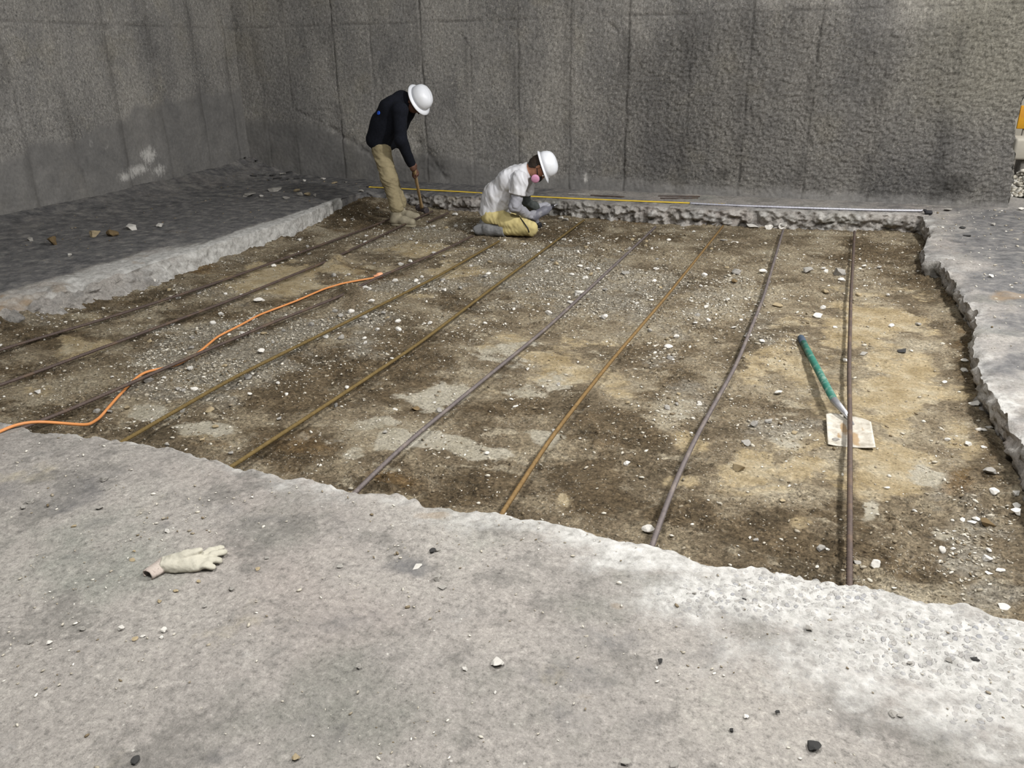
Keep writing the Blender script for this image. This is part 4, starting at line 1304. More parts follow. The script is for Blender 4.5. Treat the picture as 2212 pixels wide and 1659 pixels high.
# short bar tail between the standing and the kneeling person
V, Fb = tube([at(926, 479, ZB - .03), at(968, 460, ZB)], .010, 8, (.014, .0016))
tag(mesh('rebar', V, Fb, RB_DARK), 'short dark bar end showing between the standing and kneeling persons', 'rebar', 'reinforcing bars laid across the pit')
# bright bar on the ledge, tape beside it
BRIGHT = mat_plain('bare_bright_bar', lin(176, 176, 184), .35, .1, 30, .5, .5, dirt=lin(130, 128, 130), damt=.3)
LB = lambda p, up: np.array((p[0], p[1], float(h_slab(np.array([p[0]]), np.array([p[1]]))[0]) + up))
Q = [LB(at(1490, 441), .012), LB(at(1600, 446), .010), LB(at(1760, 452), .012), LB(at(1880, 456), .014), LB(at(1992, 459), .018)]
V, Fb = tube(Q, .011, 10, (.03, .0035))
tag(mesh('rebar', V, Fb, BRIGHT), 'bright grey ribbed bar lying along the top of the back ledge', 'rebar')
o = empty('rubber_block', tuple(LB(at(2004, 462), 0))); tag(o, 'small dark block at the end of the bright ribbed bar', 'block')
V, Fb = box(.07, .06, .034, .010); mesh('block_body', V + LB(at(2005, 463), .018), Fb, BLACKP, o)
V, Fb = box(.03, .05, .02, .005); mesh('block_tab', V + LB(at(1997, 461), .030), Fb, BLACKP, o)
YEL = mat_plain('yellow_tape_blade', lin(222, 190, 70), .5, .06, 20, .4, bump=0, dirt=lin(176, 150, 60), damt=.3)
Q = np.array([LB(at(x, y), .010) for x, y in ((797, 405), (860, 409), (1000, 416), (1130, 424), (1240, 429), (1400, 436), (1565, 443))])
q = np.linspace(0, 6, 70); Q = np.stack([np.interp(q, range(7), Q[:, i]) for i in range(3)], 1)
w = np.array((0.02, 0.012, 0)) * 0 + np.array((0.0, .0125, .004))
V = []
for p in Q:
    V += [p - w, p - w * .3 + (0, 0, -.002), p + w * .3 + (0, 0, -.001), p + w, p + w + (0, 0, -.0015), p - w + (0, 0, -.0025)]
Fb = [(i * 6 + j, i * 6 + (j + 1) % 6, (i + 1) * 6 + (j + 1) % 6, (i + 1) * 6 + j) for i in range(len(Q) - 1) for j in range(6)] + [(0, 1, 2, 3, 4, 5), tuple(range(len(V) - 6, len(V)))]
tp = empty('tape_measure', tuple(Q[0])); tag(tp, 'long yellow measuring tape stretched along the back ledge', 'tape measure')
mesh('blade', V, Fb, YEL, tp)
V, Fb = box(.03, .035, .012, .003); o = mesh('hook', V + Q[0] + (-.012, 0, .002), Fb, IRON, tp); o['label'] = 'dark steel end hook'
# tie wire and rusty scraps at the foot of the wall
for (a, b, lab, wd) in (((1276, 423), (1348, 427), 'dark rusted strip lying against the foot of the back wall', .02), ((1422, 425), (1512, 426), 'brown rusted strip by the wall, farther right of the two', .02), ((1426, 429), (1508, 429), 'lower of the paired rusted strips at the foot of the wall', .012), ((1228, 420), (1272, 421), 'thin pale sliver at the wall behind the kneeling person', .010)):
    p, q = LB(at(*a), .006), LB(at(*b), .006)
    d_ = (q - p); L_ = np.linalg.norm(d_)
    V, Fb = box(L_, wd, .010, .002)
    V[:, 1] += .004 * np.sin(V[:, 0] * 9); V[:, 2] += .003 * np.cos(V[:, 0] * 7)
    o = mesh('metal_strip', V, Fb, RB_DARK if wd > .01 else ST_GREY, smooth=False)
    local(o, (p + q) / 2, frame((0, 0, 1), d_)); tag(o, lab, 'strip')

# ------------------------------------------------------------------ shovel
GREEN = mat_plain('chipped_green_paint', lin(46, 104, 90), .6, .16, 24, .3, bump=.3, dirt=lin(128, 146, 134), damt=.7, dscale=26)
GRIP = mat_plain('dark_blue_grey_grip', lin(62, 74, 88), .7, .15, 30, .3)
m = Mat('worn_white_shovel_steel', .55, .4)
c_ = m.ramp(m.noise(14, 8, .7), [(.36, lin(142, 135, 122)), (.5, lin(170, 164, 152)), (.64, lin(192, 187, 176))])
c_ = m.mix(m.math('MULTIPLY', m.step(m.math('ADD', m.attr('mud'), m.math('MULTIPLY', m.math('SUBTRACT', m.noise(16, 8, .65), .5), 1.1)), .16, .42), .8), c_, lin(138, 110, 70))
m.bump(m.noise(60, 7, .7), .3, .003)
BLADE = m.color(c_)
zs_ = D + .012
sv = empty('shovel', tuple(at(1836, 930, D))); tag(sv, 'square mouth shovel with chipped green handle lying on the pit soil', 'shovel')
TLc, TRc, BLc, BRc = at(1783, 889, zs_ + .018), at(1879, 906, zs_ + .016), at(1788, 962, zs_ + .004), at(1891, 969, zs_ + .006)
V = []; mud = []
nu, nv = 25, 21
for lay in (0, 1):
    for i in range(nv):
        v = i / (nv - 1)
        for j in range(nu):
            u = j / (nu - 1)
            p = (TLc * (1 - u) + TRc * u) * (1 - v) + (BLc * (1 - u) + BRc * u) * v
            e = abs(2 * u - 1)
            sh_ = (1 - v) ** 5 * (e ** 4) * .055 + (1 - v) ** 6 * math.exp(-(e / .12) ** 2) * .02                      # rounded shoulders
            ax_ = (BLc + BRc - TLc - TRc); ax_ /= np.linalg.norm(ax_)
            p = p + ax_ * sh_ + np.array((0, 0, .013 * e ** 3 * (1 - .4 * v) + .010 * (1 - v) ** 3 * math.exp(-(e / .14) ** 2) - .003 * lay))
            V.append(p)
            mud.append(.75 * math.exp(-((u - .38) / .09) ** 2 - ((v - .45) / .22) ** 2) + .8 * math.exp(-((u - .62) / .13) ** 2 - ((v - .75) / .25) ** 2) + .6 * math.exp(-((u - .8) / .06) ** 2 - ((v - .4) / .1) ** 2) + .6 * math.exp(-((u - .25) / .06) ** 2 - ((v - .72) / .12) ** 2) - .15)
Fb = np.concatenate([gridfaces(nv, nu, 0, True), gridfaces(nv, nu, nv * nu, False)])
Fb = [tuple(int(x) for x in f) for f in Fb]
rim = [j for j in range(nu)] + [i * nu + nu - 1 for i in range(1, nv)] + [(nv - 1) * nu + j for j in range(nu - 2, -1, -1)] + [i * nu for i in range(nv - 2, 0, -1)]
Fb += [(rim[k], rim[(k + 1) % len(rim)], rim[(k + 1) % len(rim)] + nu * nv, rim[k] + nu * nv) for k in range(len(rim))]
o = mesh('blade', V, Fb, BLADE, sv, attrs=dict(mud=mud)); o['label'] = 'worn whitish square blade with mud stains'
s0 = at(1826, 892, zs_ + .045); s1 = at(1801, 864, zs_ + .070); h1 = at(1730, 730, zs_ + .012)
V, Fb = tube([s0 + (s0 - s1) * .7 + (0, 0, -.012), s0, s0 * .5 + s1 * .5, s1], [.006, .0125, .0165, .019], 14)
o = mesh('socket', V, Fb, STEEL, sv); o['label'] = 'grey steel socket'
V, Fb = tube([s1 + (s0 - s1) * .05, s1 * .7 + h1 * .3, s1 * .35 + h1 * .65, s1 * .1 + h1 * .9], [.0185, .0195, .0195, .0195], 16)
o = mesh('handle', V, Fb, GREEN, sv); o['label'] = 'green painted wooden handle'
V, Fb = tube([s1 * .102 + h1 * .898, s1 * .05 + h1 * .95, h1, h1 + (h1 - s1) * .012], [.0205, .0215, .021, .013], 16)
o = mesh('grip', V, Fb, GRIP, sv); o['label'] = 'dark grip end'

# ------------------------------------------------------------------ glove on the near slab
GLV = mat_plain('dusty_grey_coated_glove', lin(172, 168, 154), .95, .1, 26, .15, bump=.6, bdist=.003, dirt=lin(146, 142, 128), damt=.6, dscale=30)
CUFF = mat_plain('pale_knit_cuff', lin(170, 159, 150), .95, .08, 30, .15, bump=.6, bdist=.003, dirt=lin(146, 133, 126), damt=.5, dscale=30)
gl = empty('work_glove', tuple(at(395, 1215))); tag(gl, 'dusty grey work glove lying palm up on the near concrete slab', 'glove')
G = lambda x, y, z: at(x, y, z)
gw = G(352, 1216, .022)
KN = [G(434, 1197, .026), G(439, 1204, .025), G(436, 1213, .023), G(427, 1223, .019)]
TI = [G(476, 1180, .020), G(483, 1190, .020), G(472, 1207, .021), G(459, 1221, .019)]
FLAT = np.array((1, 1, 1.45))


def glove(P):
    P = P * FLAT
    d = chain(P, [gw, (KN[1] + KN[2]) / 2 * .8 + gw * .2], [.033, .030], .03)
    for k in range(4):
        d = smin(d, cap(P, gw * .75 + KN[k] * .25, gw * .10 + KN[k] * .90, .022, .0150), .02)
    fd = None
    for k in range(4):
        mid = (KN[k] + TI[k]) / 2 + (0, 0, .010)
        e = chain(P, [KN[k] * .8 + gw * .2, KN[k], mid, TI[k]], [.012, .0135, .0128, .0115], .006)
        fd = e if fd is None else smin(fd, e, .002)
    d = smin(d, fd, .005)
    t0 = G(366, 1206, .034); t1 = G(399, 1188, .056); t2 = G(428, 1177, .066)
    d = smin(d, chain(P, [t0, t1, t2], [.026, .0165, .0125], .01), .006)
    d = d + .0030 * vn3(P, 38, 5) + .0018 * vn3(P, 95, 6)
    ax = (KN[1] - gw) / np.linalg.norm(KN[1] - gw)
    return np.maximum(np.maximum(d, -((P - gw) @ ax) - .004), .0035 - P[:, 2])


lo, hi = bbox([gw] + KN + TI + [G(432, 1177, .045)], .05)
sdf('palm', glove, lo, hi, .0032, GLV, gl)
ce = G(317, 1237, .022)


def cuff(P):
    P = P * np.array((1, 1, 1.7))
    d = cap(P, gw + (gw - ce) * .12, ce, .033, .026)
    q = d + .0026 * vn3(P, 45, 8) + .0006 * np.sin(((P - ce) @ ((gw - ce) / np.linalg.norm(gw - ce))) * 700)
    ax = (gw - ce) / np.linalg.norm(gw - ce)
    q = np.maximum(q, -(q + .006))
    return np.maximum(np.maximum(q, -((P - ce) @ ax)), .003 - P[:, 2])


lo, hi = bbox([gw, ce], .05)
o = sdf('cuff', cuff, lo, hi, .0028, CUFF, gl); o['label'] = 'pale pinkish knit cuff'

# ------------------------------------------------------------------ orange extension cord
ORG = mat_plain('orange_cord_jacket', lin(196, 130, 74), .6, .06, 30, .4, bump=0, dirt=lin(196, 140, 98), damt=.5, dscale=9)
EC = empty('extension_cord', tuple(at(822, 598, D))); tag(EC, 'orange extension cord snaking over the gravel onto the near slab', 'cord')
pts = [(-420, 1090), (-300, 1050), (-180, 1000), (-60, 962), (0, 938), (30, 921), (75, 914), (130, 914), (190, 919), (215, 903), (250, 862), (292, 818), (312, 803), (380, 790), (425, 765), (470, 727), (520, 702), (560, 680), (640, 650), (700, 624), (740, 612), (790, 603), (815, 599)]
Q = []
for k, (x, y) in enumerate(pts):
    if k <= 6: p = LB(at(x, y), .006)
    elif k <= 9: p = at(x, y, (-.03, -.10, D + .02)[k - 7])
    else:
        p = at(x, y, D + .02); p = at(x, y, soil_z(p[0], p[1]) + .016)
    Q.append(p)
L = np.concatenate([[0], np.cumsum([np.linalg.norm(Q[i + 1] - Q[i]) for i in range(len(Q) - 1)])])
q = np.linspace(0, L[-1], 160); Q2 = np.stack([np.interp(q, L, [p[i] for p in Q]) for i in range(3)], 1)
for _ in range(4):
    Q2[1:-1] = (Q2[:-2] + 2 * Q2[1:-1] + Q2[2:]) / 4
V, Fb = tube(Q2, .0075, 8); mesh('cable', V, Fb, ORG, EC)
pe = Q2[-1]; dr = (Q2[-1] - Q2[-4]); dr /= np.linalg.norm(dr)
V, Fb = lathe([(0, -.03), (.010, -.03), (.013, -.005), (.020, .0), (.024, .006), (.024, .038), (.020, .045), (0, .045)], 14)
o = mesh('plug', V, Fb, mat_plain('pale_orange_plug', lin(226, 160, 122), .5, .05, 20, bump=0), EC); local(o, pe + (0, 0, .012), frame(dr, (0, 0, 1)))

# ------------------------------------------------------------------ stones
def stone_mesh(name, seed, sub, flat=.65, sharp=10):
    bm = bmesh.new(); bmesh.ops.create_icosphere(bm, subdivisions=sub, radius=1.0)
    V = np.array([v.co[:] for v in bm.verts]); Fs = [tuple(v.index for v in f.verts) for f in bm.faces]; bm.free()
    r = np.random.default_rng(seed)
    for _ in range(sharp):
        n = r.normal(size=3); n /= np.linalg.norm(n); d = r.uniform(.42, .85)
        t = V @ n - d
        V = V - np.outer(np.maximum(t, 0), n)
    V = V + (vn3(V + 9.0, 1.7, seed)[:, None]) * V * .16
    V = V * np.array((1, r.uniform(.65, .9), flat * r.uniform(.8, 1.15)))
    V = V / np.abs(V[:, 0]).max()
    return V, Fs


BIG = [stone_mesh('s', 500 + k, 3, .62, 17) for k in range(6)]
SMALL = [stone_mesh('s', 600 + k, 2, .62, 8) for k in range(8)]
SM_ME = {}


def stone(px, py, r, mt, label, where='soil', proto=None, flat=1.0, group=None, name='stone', cat='stone', sink=.25, rot=None, wide=1.0):
    z0 = D if where == 'soil' else 0.0
    p = at(px, py, z0)
    s_ = r / ppm(p)
    V, Fs = BIG[proto if proto is not None else int(rng.integers(6))]
    key = (id(V), mt.name)
    if key not in SM_ME:
        SM_ME[key] = mesh(name, V, Fs, mt, smooth=False)
        o = SM_ME[key]
    else:
        o = SM_ME[key].copy(); C.objects.link(o); o.name = name
    zz = soil_z(p[0], p[1]) if where == 'soil' else float(h_slab(np.array([p[0]]), np.array([p[1]]))[0])
    zmin = V[:, 2].min() * s_ * flat
    o.location = (p[0], p[1], zz - zmin * (1 - sink))
    o.rotation_euler = (rng.uniform(-.12, .12), rng.uniform(-.12, .12), rng.uniform(0, 6.28) if rot is None else rot)
    o.scale = (s_ * wide, s_ * wide, s_ * flat)
    return tag(o, label, cat, group)


PS, GS, TS, BS, DS = ST_PALE, ST_GREY, ST_TAN, ST_BROWN, ST_DARK
NAMED = [
    (1405, 1150, 20, PS, 'white chunk of concrete beside the lower end of the bowed grey bar', 1.2),
    (1650, 590, 12, PS, 'white rounded stone touching the bowed grey bar', 1.0),
    (1593, 590, 12, GS, 'grey stone left of the white stone by the bowed grey bar', 1),
    (1585, 610, 13, BS, 'dark brown rock among the gravel left of the bowed grey bar', .9),
    (1813, 594, 13, GS, 'upper grey stone of the pair beside the dark brown bar', 1),
    (1820, 608, 10, PS, 'white stone below the grey stone beside the dark brown bar', 1),
    (1780, 632, 14, TS, 'brownish stone on the sand left of the dark brown bar', .9),
    (1677, 662, 14, TS, 'flat tan stone right of the bowed grey bar', .6),
    (1745, 590, 11, GS, 'dusty grey stone on the far gravel, between bowed and dark bars', .8),
    (1765, 684, 11, PS, 'crumpled white scrap on the soil above the shovel handle', .6),
    (1802, 709, 6, PS, 'small round white stone just left of the dark brown bar', 1),
    (1925, 706, 11, PS, 'white speckled stone alone on the sand right of the dark bar', .8),
    (1950, 763, 14, ST_DARK, 'dark flat splinter on the sand at the right of the pit', .3),
    (1864, 766, 10, GS, 'grey stone on the sand just right of the dark brown bar', .7),
    (2082, 795, 11, PS, 'pale stone at the foot of the right slab edge, upper one', .8),
    (2081, 807, 8, PS, 'smaller pale stone below the one at the right slab edge', .8),
    (2040, 828, 9, PS, 'pale flat stone on the damp soil near the right slab edge', .6),
    (2104, 882, 13, PS, 'white angular stone close under the right slab edge', .8),
    (2114, 935, 9, PS, 'white stone heading the little cluster by the right edge', .8),
    (2125, 940, 8, PS, 'second white stone in the little cluster by the right edge', .9),
    (2135, 930, 8, GS, 'grey stone in the little cluster by the right edge', .9),
    (2090, 965, 8, PS, 'pale chip below the little cluster by the right edge', .7),
    (2125, 975, 8, PS, 'flat pale chip under the right slab, below the cluster', .6),
    (2145, 1072, 11, PS, 'white pointed stone on damp soil by the right edge', 1),
    (2136, 1030, 13, GS, 'dark grey rock against the right side of the pit', .8),
    (2190, 1083, 11, PS, 'pale stone wedged under the right slab, upper of two', 1),
    (2192, 1100, 11, PS, 'pale stone wedged under the right slab, lower of two', .9),
    (2192, 1118, 12, PS, 'rounded pale stone under the right slab below the wedged pair', .9),
    (2133, 1135, 17, BS, 'brown and grey rock standing out of the pale gravel at right', .9),
    (2080, 1126, 11, PS, 'bluish white flat stone left of the brown rock', .6),
    (2100, 1130, 10, PS, 'white flat stone between the bluish one and the brown rock', .6),
    (2134, 1187, 10, PS, 'white stone in the pale gravel below the brown rock', .9),
    (2132, 1207, 9, PS, 'pale stone second below the brown rock', .9),
    (2160, 1233, 15, PS, 'long flat white stone in the pale gravel corner', .5),
    (2137, 1240, 9, PS, 'small flat white stone left of the long flat one', .5),
    (2166, 1308, 16, PS, 'long pale flat stone nearest the near slab at right', .5),
    (1974, 1104, 8, PS, 'lone white stone on dark soil right of the dark bar', 1),
    (2058, 1186, 6, PS, 'small white stone on brown soil left of the pale gravel', 1),
    (1595, 1016, 14, TS, 'pale tan pointed stone on the sand right of the bowed bar', .9),
    (1610, 960, 12, GS, 'grey stone heading the gravel patch below the shovel', .8),
    (1690, 1084, 10, TS, 'flat tan stone on dark soil below the sand patch', .5),
    (1620, 1165, 6, PS, 'small white round stone alone on the near dark soil', 1),
    (1633, 1170, 7, GS, 'grey stone beside the small white round stone', .8),
    (1788, 1190, 6, PS, 'pale chip just left of the dark bar near the slab', .8),
    (1850, 1220, 9, GS, 'bluish grey shard at the lower end of the dark bar', .5),
    (1355, 1005, 9, PS, 'pale chip on dark soil between the orange and bowed bars', .7),
    (1113, 882, 9, PS, 'white chip on the dark soil left of the orange bar', .6),
    (1052, 978, 6, PS, 'small white chip on the pale dusty patch', .8),
    (1198, 928, 9, PS, 'white flake touching the orange rusted bar', .5),
    (1140, 800, 7, PS, 'rounded white chip right of the grey doubled bar', .8),
    (855, 888, 8, PS, 'pale chip on dark soil left of the grey doubled bar', .7),
    (897, 884, 10, BS, 'brown lump on dark soil left of the grey doubled bar', .8),
    (453, 890, 12, TS, 'tan rounded stone between the two olive bars near the slab', .9),
    (440, 953, 8, TS, 'round tan pebble stone in front of the near slab edge, left', 1),
    (500, 977, 7, GS, 'grey pebble stone left of the second olive bar end', 1),
    (605, 907, 8, GS, 'grey stone touching the second olive bar', .8),
    (276, 883, 9, TS, 'tan stone beside the orange cord bend', .9),
    (320, 828, 14, GS, 'grey white lump right of the orange cord bend', .9),
    (563, 653, 15, PS, 'white lumpy stone beside the orange cord upper run', .8),
    (478, 680, 8, PS, 'white stone left of the orange cord and the white lump', .9),
    (648, 521, 10, PS, 'oval white stone near the left slab edge', .6),
    (385, 645, 8, PS, 'white stone between the first two dark bars', .8),
    (332, 616, 8, PS, 'white chip by the dark bar nearest the side wall', .8),
    (82, 850, 10, PS, 'white stone on dark soil at the left, larger of two', .7),
    (68, 855, 6, PS, 'white stone on dark soil at the left, smaller of two', 1),
    (535, 820, 11, GS, 'grey stone in the pale gravel by the first olive bar', .9),
    (565, 763, 8, PS, 'white stone in the pale gravel above the first olive bar', .9),
    (960, 630, 7, PS, 'white chip on the gravel right of the first olive bar', .9),
    (1250, 640, 10, PS, 'white chunk in the grey gravel patch beside the grey bar', .8),
    (1350, 592, 9, GS, 'grey chunk at the upper rim of the grey gravel patch', .8),
    (884, 441, 15, PS, 'white broken chunk beside the boots and the sledgehammer', .8),
    (985, 462, 13, PS, 'white flat chunk at the ledge between the two persons', .5),
    (1212, 470, 9, PS, 'pale pink chunk under the ledge right of the power drill', .7),
    (1222, 476, 7, GS, 'small grey chunk just below the pale pink chunk', .8),
    (1560, 480, 14, PS, 'long white slab fragment under the ledge, left of two', .35),
    (1622, 489, 18, PS, 'large white slab fragment under the ledge, right of two', .4),
    (1660, 492, 9, PS, 'white lump right of the large fragment under the ledge', .9),
    (1690, 490, 10, PS, 'upright white lump against the ledge by the bowed bar', 1),
    (1350, 455, 18, PS, 'white rounded block set in the face of the ledge', .9),
    (1565, 521, 10, GS, 'flat grey shard just right of the orange bar top end', .4),
    (1590, 524, 9, PS, 'pale shard right of the flat grey shard', .4),
    (790, 512, 9, PS, 'white chip left of the standing person\'s bar', .6),
    (940, 548, 8, PS, 'white chip between cord plug and kneeling person', .8),
    (888, 566, 9, PS, 'white chip above the bar beyond the cord plug', .9),
    (866, 572, 8, PS, 'second white chip above the bar beyond the cord plug', .9),
]
for (px, py, r, mt, lab, fl) in NAMED:
    stone(px, py, r, mt, lab, 'soil', flat=fl)
SLABST = [
    (115, 530, 10, BS, 'ochre brown rock on the shaded left slab', 1.5), (240, 510, 24, BS, 'largest brown lump on the shaded left slab', .75), (206, 512, 10, TS, 'grey brown stone touching the largest brown lump', 1.1),
    (284, 496, 13, PS, 'flat pale stone on the left slab behind the brown lump', .6), (347, 490, 10, PS, 'pale blocky stone on the left slab above the white curb', .8), (66, 522, 7, GS, 'small dark grey stone at the far left of the slab', .8),
    (152, 556, 5, PS, 'tiny white chip on the left slab by the white streak', 1), (565, 426, 7, PS, 'white stone on the dark slab, farthest left of its row', .9), (618, 429, 9, GS, 'flat grey stone on the dark slab next in the row', .6),
    (594, 413, 14, GS, 'flat dark grey slab flake behind the row of stones', .4), (640, 414, 9, TS, 'tan stone behind the row on the dark slab', .9), (648, 423, 7, GS, 'grey stone third in the row on the dark slab', .9),
    (664, 423, 7, TS, 'tan stone fourth in the row on the dark slab', .8), (680, 424, 4, GS, 'small upright stone last in the row by the curb end', 1.3), (538, 424, 14, GS, 'long dark flake left of the row on the dark slab', .4),
    (658, 394, 4, PS, 'small white stone by the corner splinters', 1), (699, 389, 6, PS, 'white stone at the foot of the back wall', .7), (722, 397, 9, TS, 'tan flat stone near the foot of the back wall', .6), (748, 395, 7, GS, 'grey flat stone near the back wall crack', .4),
    (782, 415, 8, GS, 'pale grey stone at the hooked end of the yellow tape', .9),
    (2165, 432, 19, PS, 'large white block of concrete by the end of the back wall', 1.3), (2163, 446, 10, PS, 'small white piece under the large white block', .7), (2111, 433, 9, PS, 'rounded pale stone against the foot of the wall end', 1.1), (2096, 443, 9, PS, 'pale wedge stone left of the rounded one at the wall end', 1.1),
    (2138, 447, 13, DS, 'dark flat shard between the pale stones and white block', .4), (2205, 455, 6, PS, 'white chip at the right edge of the far slab', .8),
    (2081, 492, 9, DS, 'square dark flake on the right slab', .35), (2147, 486, 9, GS, 'grey stone on the right slab right of the dark flake', .6), (2048, 454, 9, GS, 'flat pale grey stone beyond the dark block', .4), (2092, 508, 10, DS, 'thin dark splinter on the right slab', .2), (2140, 598, 6, PS, 'white chip on the dark patch of the right slab', .6),
    (225, 1036, 8, GS, 'round grey pebble on the near slab below the pit edge', .8), (231, 1056, 7, GS, 'flat grey pebble just below the round one', .4), (66, 1083, 9, GS, 'oval grey pebble at the left of the near slab', .6), (50, 1097, 6, GS, 'small grey pebble below the oval one', .8), (215, 1096, 7, GS, 'flat dark pebble between the pair and the glove', .5), (160, 1136, 6, TS, 'tan pebble left above the glove', .8),
    (361, 1149, 6, PS, 'pale pebble above the cuff of the glove', .8), (287, 1209, 7, TS, 'tan flat pebble left of the glove cuff', .5), (290, 1191, 5, TS, 'small tan pebble upper left of the glove cuff', .6), (500, 1275, 9, GS, 'round grey pebble lower right of the glove', .8), (575, 1209, 6, GS, 'grey pebble right of the glove fingers', .7), (556, 1231, 7, TS, 'flat tan pebble right below the glove fingers', .4),
    (945, 1252, 9, GS, 'rounded grey pebble below the black smear', .9), (955, 1272, 10, GS, 'flat grey flake below the rounded grey pebble', .5), (946, 1186, 10, GS, 'grey shiny fragment at the top of the black smear', .6), (935, 1192, 7, DS, 'black lump beside the grey shiny fragment', .9), (900, 1226, 13, PS, 'pale flat flake lying in the black smear', .25),
    (1075, 1438, 14, PS, 'pale rough stone on the near slab, largest there', .8), (1004, 1449, 6, PS, 'white chip left of the pale rough stone', .8), (1070, 1497, 6, PS, 'white chip below the pale rough stone', .9), (1425, 1433, 8, DS, 'dark rounded pebble in the middle of the near slab', 1.1), (1418, 1446, 4, PS, 'white crumb below the dark rounded pebble', .7),
    (1745, 1361, 10, GS, 'grey pebble on the white dusty band of the slab', .9), (1500, 1285, 5, GS, 'small grey pebble near the top of the white band', .8), (1606, 1299, 6, DS, 'dark round pebble on the white dusty band', .8), (1758, 1618, 16, DS, 'dark oval stone low on the near slab', .6), (1612, 1550, 6, PS, 'white pebble low in the middle of the near slab', .8), (1930, 1545, 10, GS, 'rounded grey stone below the white band', .7), (1945, 1549, 6, GS, 'small grey stone beside the rounded one below the band', .8), (2050, 1427, 8, GS, 'grey pebble pair member on the white band, right', .7),
    (1965, 1430, 9, GS, 'flat dark pebble on the right of the white band', .4), (2105, 1425, 10, DS, 'dark flat stone in the right white band', .6), (1580, 1580, 5, DS, 'small dark pebble low on the slab', .9), (1680, 1540, 6, DS, 'dark crumb right of the white pebble', .6),
    (180, 1360, 9, GS, 'grey stone on the left near slab', .8), (262, 1360, 7, PS, 'pale pebble in the scatter at the left', .8), (311, 1378, 8, PS, 'pale flat pebble in the scatter at the left', .6), (292, 1384, 7, TS, 'tan pebble in the scatter at the left', .8), (355, 1365, 7, PS, 'pale pebble at the right end of the scatter', .9), (350, 1380, 6, PS, 'lower pale pebble at the right end of the scatter', .8), (66, 1386, 7, GS, 'grey pebble at the far left of the near slab', .6), (107, 1388, 6, PS, 'pale pebble beside the grey one at far left', .6),
    (294, 1648, 11, DS, 'dark pointed pebble at the bottom of the near slab', .7), (640, 1641, 9, TS, 'tan pebble at the bottom of the near slab', .8), (655, 1640, 7, GS, 'grey pebble beside the tan one at the bottom', .8), (775, 1443, 7, GS, 'grey pebble in the middle of the near slab', .7), (430, 1257, 6, TS, 'tan flat pebble below the glove palm', .5), (382, 1278, 9, TS, 'tan stone below the glove', .6), (345, 1303, 7, TS, 'tan pebble lower left of the glove', .7), (443, 1310, 6, GS, 'grey pebble below the glove', .8), (735, 1228, 8, GS, 'thin grey flake right of the glove', .3),
    (1352, 1649, 11, GS, 'grey flat stone at the bottom middle of the slab', .5), (1456, 1655, 10, GS, 'grey rounded stone at the bottom edge of the slab', .6),
]
for (px, py, r, mt, lab, fl) in SLABST:
    small = r < 12 and py > 900
    stone(px, py, r, mt, lab, 'slab', flat=fl, name='pebble' if small else 'stone', cat='pebble' if small else 'stone', sink=.15)

# splinters in the far left corner
for k, (px, py, L_, an_) in enumerate(((612, 379, .22, -1.1), (556, 375, .16, -.6), (580, 372, .14, .3), (592, 382, .12, 1.2), (566, 383, .12, .1), (578, 388, .10, -.3), (628, 377, .12, .5), (534, 376, .10, -.7), (600, 386, .12, .9), (548, 386, .09, .4), (620, 386, .10, -1.4), (640, 384, .08, .2))):
    p = at(px, py, .03)
    V, Fb = box(L_, .05 if k == 0 else .022, .014, .003)
    V[:, 2] += .01 * np.sin(V[:, 0] * 12 + k)
    o = mesh('wood_splinter', V, Fb, ST_GREY if k == 0 else ST_DARK, smooth=False)
    o.location = (p[0], p[1], float(h_slab(np.array([p[0]]), np.array([p[1]]))[0]) + .008)
    o.rotation_euler = (.1, -.05, an_)
    if k == 0: tag(o, 'widest grey board scrap among the splinters in the far corner', 'splinter')
    else: tag(o, 'dark splinter lying in the debris of the far left corner', 'splinter', 'splinters in the far left corner')

# stones of the pit that nothing tells apart, lane by lane between the bars
BX = sorted([float(at((b[0][0][0] + b[0][-1][0]) / 2, 0 * 0 + np.interp((b[0][0][0] + b[0][-1][0]) / 2, *zip(*sorted(b[0]))), ZB)[0]) for b in BARS])
LANES = ['between the left slab edge and the first dark bar', 'between the first and second dark bars', 'between the second and third dark bars', 'between the third dark bar and first olive bar', 'between the two olive bars', 'between the second olive bar and grey bar', 'between the grey bar and orange bar', 'between the orange bar and bowed bar', 'between the bowed bar and dark brown bar', 'between the dark brown bar and right slab edge']


def dens(x, y):
    g = blob(x, y, GREY, D, .9, 313); s1 = blob(x, y, SAND, D, .8, 311); d1 = blob(x, y, DAMP, D, .9, 314); p1 = blob(x, y, PALE, D, .8, 312)
    return np.clip(.10 + 1.0 * g + .15 * p1 - .05 * s1 + .02 * d1, .02, 1) * np.clip(.75 + .9 * fbm(x * 2.3, y * 2.3, 4, 700), .1, 1.6)


def inside(x, y):
    return (x > LEW(y) + .06) & (x < REW(y) - .03) & (y < BAW(x) - .06) & (y > FRW(x) + .02) & ~((np.abs(x - at(1836, 930, D)[0]) < .16) & (np.abs(y - at(1836, 925, D)[1]) < .2))


